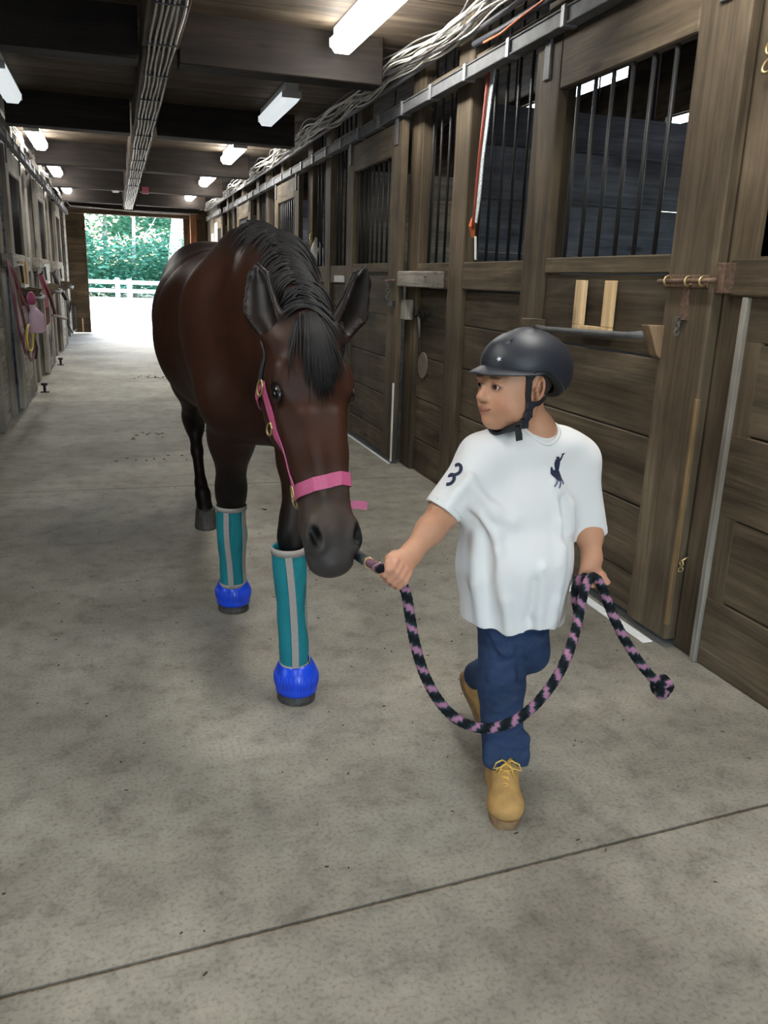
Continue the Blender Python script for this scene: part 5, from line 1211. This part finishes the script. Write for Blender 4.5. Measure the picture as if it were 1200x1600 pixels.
# ---- boots
TAN = tint_mat('tan_nubuck', .78, .25, 0, 160, .18, .14, 45); SOLE = plain('gum_sole', (.25, .15, .075), .7, noise=.25, nscale=60); LACE = plain('yellow_lace', (.72, .45, .10), .7); EYEL = plain('brass_eyelet', (.8, .7, .5), .3, .9)
def boot(O, D, S, N_, lab, laces=True):
    O = np.array(O, float); D = np.array(D, float)/np.linalg.norm(D); N_ = np.array(N_, float); N_ -= D*(N_@D); N_ /= np.linalg.norm(N_); S = np.cross(D, N_); S = S if S[0] > 0 else -S
    W = lambda d, s, n: O+D*d+S*s+N_*n
    E = thing('boot', (0, 0, 0), None, None); E.parent = BOY; E.matrix_parent_inverse = Matrix.Translation(-BOY.location); E['label'] = lab
    b_ = Solid(); b_.seg(W(.045, 0, .058), W(.05, 0, .175), (.042, .048), (.043, .048), S, 0)
    b_.ell(W(.042, 0, .045), (.040, .043, .045), S, N_, .02); b_.seg(W(.075, 0, .11), W(.165, 0, .052), (.036, .034), (.040, .030), S, .03)
    b_.seg(W(.05, 0, .038), W(.15, .003, .036), (.038, .034), (.047, .034), S, .02); b_.ell(W(.178, .003, .036), (.047, .044, .036), S, N_, .015)
    b_.seg(W(.128, -.004, .096), W(.106, -.003, .172), (.017, .006), (.019, .005), S, .006)      # tongue
    b_.seg(W(.115, -.021, .108), W(.15, -.018, .075), (.003, .003), (.003, .003), S, .004, '-'); b_.seg(W(.115, .018, .108), W(.15, .02, .075), (.003, .003), (.003, .003), S, .004, '-')
    b_.fn(lambda X, Y, Z: -((X-O[0])*N_[0]+(Y-O[1])*N_[1]+(Z-O[2])*N_[2]-.016), 0, '*')
    b_.seg(W(.042, 0, .14), W(.045, 0, .25), (.034, .038), (.036, .040), S, 0, '-')
    lo_ = np.minimum.reduce([W(-.05, -.1, -.02), W(.26, .1, .24), W(-.05, .1, .24), W(.26, -.1, -.02), W(-.05, -.1, .24), W(.26, .1, -.02)])-.01; hi_ = np.maximum.reduce([W(-.05, -.1, -.02), W(.26, .1, .24), W(-.05, .1, .24), W(.26, -.1, -.02), W(-.05, -.1, .24), W(.26, .1, -.02)])+.01
    V, Q = b_.mesh(lo_, hi_, .0035)
    def tc(V):
        n = (V-O)@N_; d = (V-O)@D; s = (V-O)@S; nn = vnoise(V, 40, 8); c = np.tile(np.array([.46, .27, .095]), (len(V), 1)); c = c*(1+.12*nn)[:, None]
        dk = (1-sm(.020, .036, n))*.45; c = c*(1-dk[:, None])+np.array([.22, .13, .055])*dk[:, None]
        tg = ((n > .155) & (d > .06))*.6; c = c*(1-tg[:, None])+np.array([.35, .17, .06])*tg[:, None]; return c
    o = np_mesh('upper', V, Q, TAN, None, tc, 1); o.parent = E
    q = MB(); prof = []
    for k in range(40):
        a = 2*math.pi*k/40; x = math.cos(a); y = math.sin(a); d = .108+.118*x; wd = (.042+.011*sm(.0, 1, x)*1.0-.006*math.exp(-((x+.1)/.3)**2)); prof.append((d, wd*np.sign(y)*abs(y)**.75+.002))
    V = [W(d, s*.98, 0) for d, s in prof]+[W(d, s, .004) for d, s in prof]+[W(d, s*1.02, .019) for d, s in prof]+[W(d, s*.93, .0225) for d, s in prof]
    F2 = [(i*40+j, i*40+(j+1) % 40, (i+1)*40+(j+1) % 40, (i+1)*40+j) for i in range(3) for j in range(40)]+[tuple(range(39, -1, -1)), tuple(120+j for j in range(40))]
    q.add(V, F2); o = q.build('sole', SOLE, None); o.parent = E
    if laces:
        rows = [(.156, .070), (.145, .084), (.134, .098), (.124, .112), (.116, .124)]; prs = []
        for d, n in rows:
            pr, g = b_.project(np.array([W(d, -.022, n), W(d, .020, n), W(d+.004, 0, n+.012)]), 6, .002); prs.append(pr)
            if d > .10:
                for k in (0, 1): q = MB(); q.ring(pr[k], g[k], .0038, .0016, 12, 6); o = q.build('eyelet', EYEL, None, smooth=True); o.parent = E
        q = MB()
        for k in range(4):
            a_, b2 = prs[k], prs[k+1]; q.tube([a_[0], a_[2]*.5+b2[2]*.5+D*.003, b2[1]], .0022, 6); q.tube([a_[1], a_[2]*.5+b2[2]*.5+D*.005+N_*.002, b2[0]], .0022, 6)
        q.tube([prs[0][0], prs[0][2], prs[0][1]], .0022, 6)
        kt = prs[4][2]+D*.004
        for sx, l_ in ((-1, .034), (1, .040)):
            q.tube([kt, kt+S*.012*sx+N_*.010+D*.006, kt+S*l_*sx*.8+N_*.004+D*.012, kt+S*l_*sx-N_*.014+D*.012, kt+S*.016*sx-N_*.010+D*.010, kt], .0022, 6)
            q.tube([kt, kt+S*.014*sx+D*.010-N_*.012, kt+S*.022*sx+D*.012-N_*.034], .0021, 6)
        o = q.build('lace', LACE, None, smooth=True); o.parent = E
_h = G(782, 1226); _t = G(789, 1302)
boot(_h+(_h-_t)/np.linalg.norm(_h-_t)*.025, _t-_h, UX, (0, 0, 1), 'tan lace-up work boot, planted in front')
tL = P(757, 1120, 2.09); hL = P(724, 1050, 2.17)
boot(hL+np.array([0, .0, -.01]), tL-hL, UX, (.35, -.72, .25), 'tan lace-up work boot, lifted behind', True)

# ------------------------------------------------------------------ lead rope
def crom(pts, step=.004):
    pts = np.array(pts, float); pp = np.vstack([2*pts[0]-pts[1], pts, 2*pts[-1]-pts[-2]]); out = []
    for i in range(1, len(pp)-2):
        p0, p1, p2, p3 = pp[i-1:i+3]; n = max(2, int(np.linalg.norm(p2-p1)/step))
        for t in np.arange(n)/n: out.append(.5*((2*p1)+(-p0+p2)*t+(2*p0-5*p1+4*p2-p3)*t*t+(-p0+3*p1-3*p2+p3)*t**3))
    out.append(pp[-2]); return np.array(out)
ROPEM = tint_mat('braided_rope', .85, .2, 0, 900, .4, .25, 700)
def rope(name, paths, r, parent):
    VV = []; QQ = []; CC = []; n_ = 20; base = 0
    for pts in paths:
        c = crom(pts); T = np.gradient(c, axis=0); T /= np.linalg.norm(T, axis=1, keepdims=True); u = np.cross(T[0], [0, 1, .3]); u /= np.linalg.norm(u)
        s = np.concatenate([[0], np.cumsum(np.linalg.norm(np.diff(c, axis=0), axis=1))])
        for i in range(len(c)):
            u = u-T[i]*(u@T[i]); u /= np.linalg.norm(u); v = np.cross(T[i], u)
            for j in range(n_):
                a = 2*math.pi*j/n_; ph = s[i]/.052*2*math.pi; st = math.sin(ph+a); st2 = math.sin(ph*.5*4-a*4)
                VV.append(c[i]+(u*math.cos(a)+v*math.sin(a))*r*(1+.10*st2*math.sin(ph*2+a*4)-.03))
                z = st+.22*st2; CC.append((.36, .17, .27) if z > .55 else ((.010, .030, .033) if z > -.35 else (.006, .007, .010)))
        k = len(c)
        for i in range(k-1):
            for j in range(n_): QQ.append((base+i*n_+j, base+i*n_+(j+1) % n_, base+(i+1)*n_+(j+1) % n_, base+(i+1)*n_+j))
        base += k*n_
    CC = np.array(CC); return np_mesh(name, np.array(VV), np.array(QQ), ROPEM, parent, lambda V: CC)
ROPE = thing('lead_rope', tuple(RC1), 'black, teal and mauve braided lead rope held in both hands of the child', 'rope')
mz = P(554, 865, 1.97)
path = [P(588, 886, 1.785), P(600, 890, 1.745), RC1, P(633, 922, 1.735), P(641, 965, 1.72), P(650, 1012, 1.70), P(665, 1058, 1.685), P(688, 1098, 1.67), P(718, 1126, 1.65), P(755, 1138, 1.63),
        P(795, 1130, 1.61), P(830, 1107, 1.60), P(862, 1070, 1.60), P(885, 1028, 1.61), P(900, 982, 1.67), P(908, 945, 1.70), P(914, 918, 1.705), P(925, 902, 1.71), P(937, 910, 1.708), P(946, 932, 1.70),
        P(956, 958, 1.69), P(975, 997, 1.67), P(1000, 1036, 1.645), P(1022, 1062, 1.64), P(1032, 1070, 1.64)]
loop2 = [P(923, 905, 1.745), P(911, 903, 1.745), P(901, 916, 1.74), P(899, 935, 1.73), P(903, 955, 1.715), P(903, 975, 1.69)]
rope('rope', [path, loop2], .0128, ROPE)
kc = P(1036, 1072, 1.64); kn = []
for t in np.linspace(0, 2*math.pi*1.9, 30): kn.append(kc+np.array([.018*math.cos(t)*(1+.1*math.sin(t*.7)), .012*math.sin(t*.5+.5), .018*math.sin(t)-.002*t*.3]))
rope('knot', [kn], .0115, ROPE)
q = MB(); p0 = mz; p1 = P(577, 880, 1.85); q.tube([p0, p0*.5+p1*.5, p1], .0135, 10); q.build('leather_sleeve', plain('dark_leather', (.018, .025, .028), .6), ROPE, smooth=True)
e1 = P(590, 888, 1.785); dd = (e1-p1)/np.linalg.norm(e1-p1)
q = MB(); q.tube([p1-dd*.012, P(599, 890, 1.75)], .0118, 10); q.build('rope_core', ROPEM if 0 else plain('mauve_core', (.2, .09, .15), .8), ROPE, smooth=True)
for c_ in (p1-dd*.004, P(590, 887, 1.787)):
    q = MB(); q.tube([c_-dd*.006, c_+dd*.006], .0150, 16); q.build('metal_clamp', BRASS, ROPE, .0015)
q = MB(); sp_ = H(.02, -.215, .46); q.tube([mz, mz*.5+sp_*.5, sp_], .007, 8); q.ring(sp_, (1, .3, 0), .014, .004, 16, 6); q.build('snap_hook', BRASS, ROPE, smooth=True)
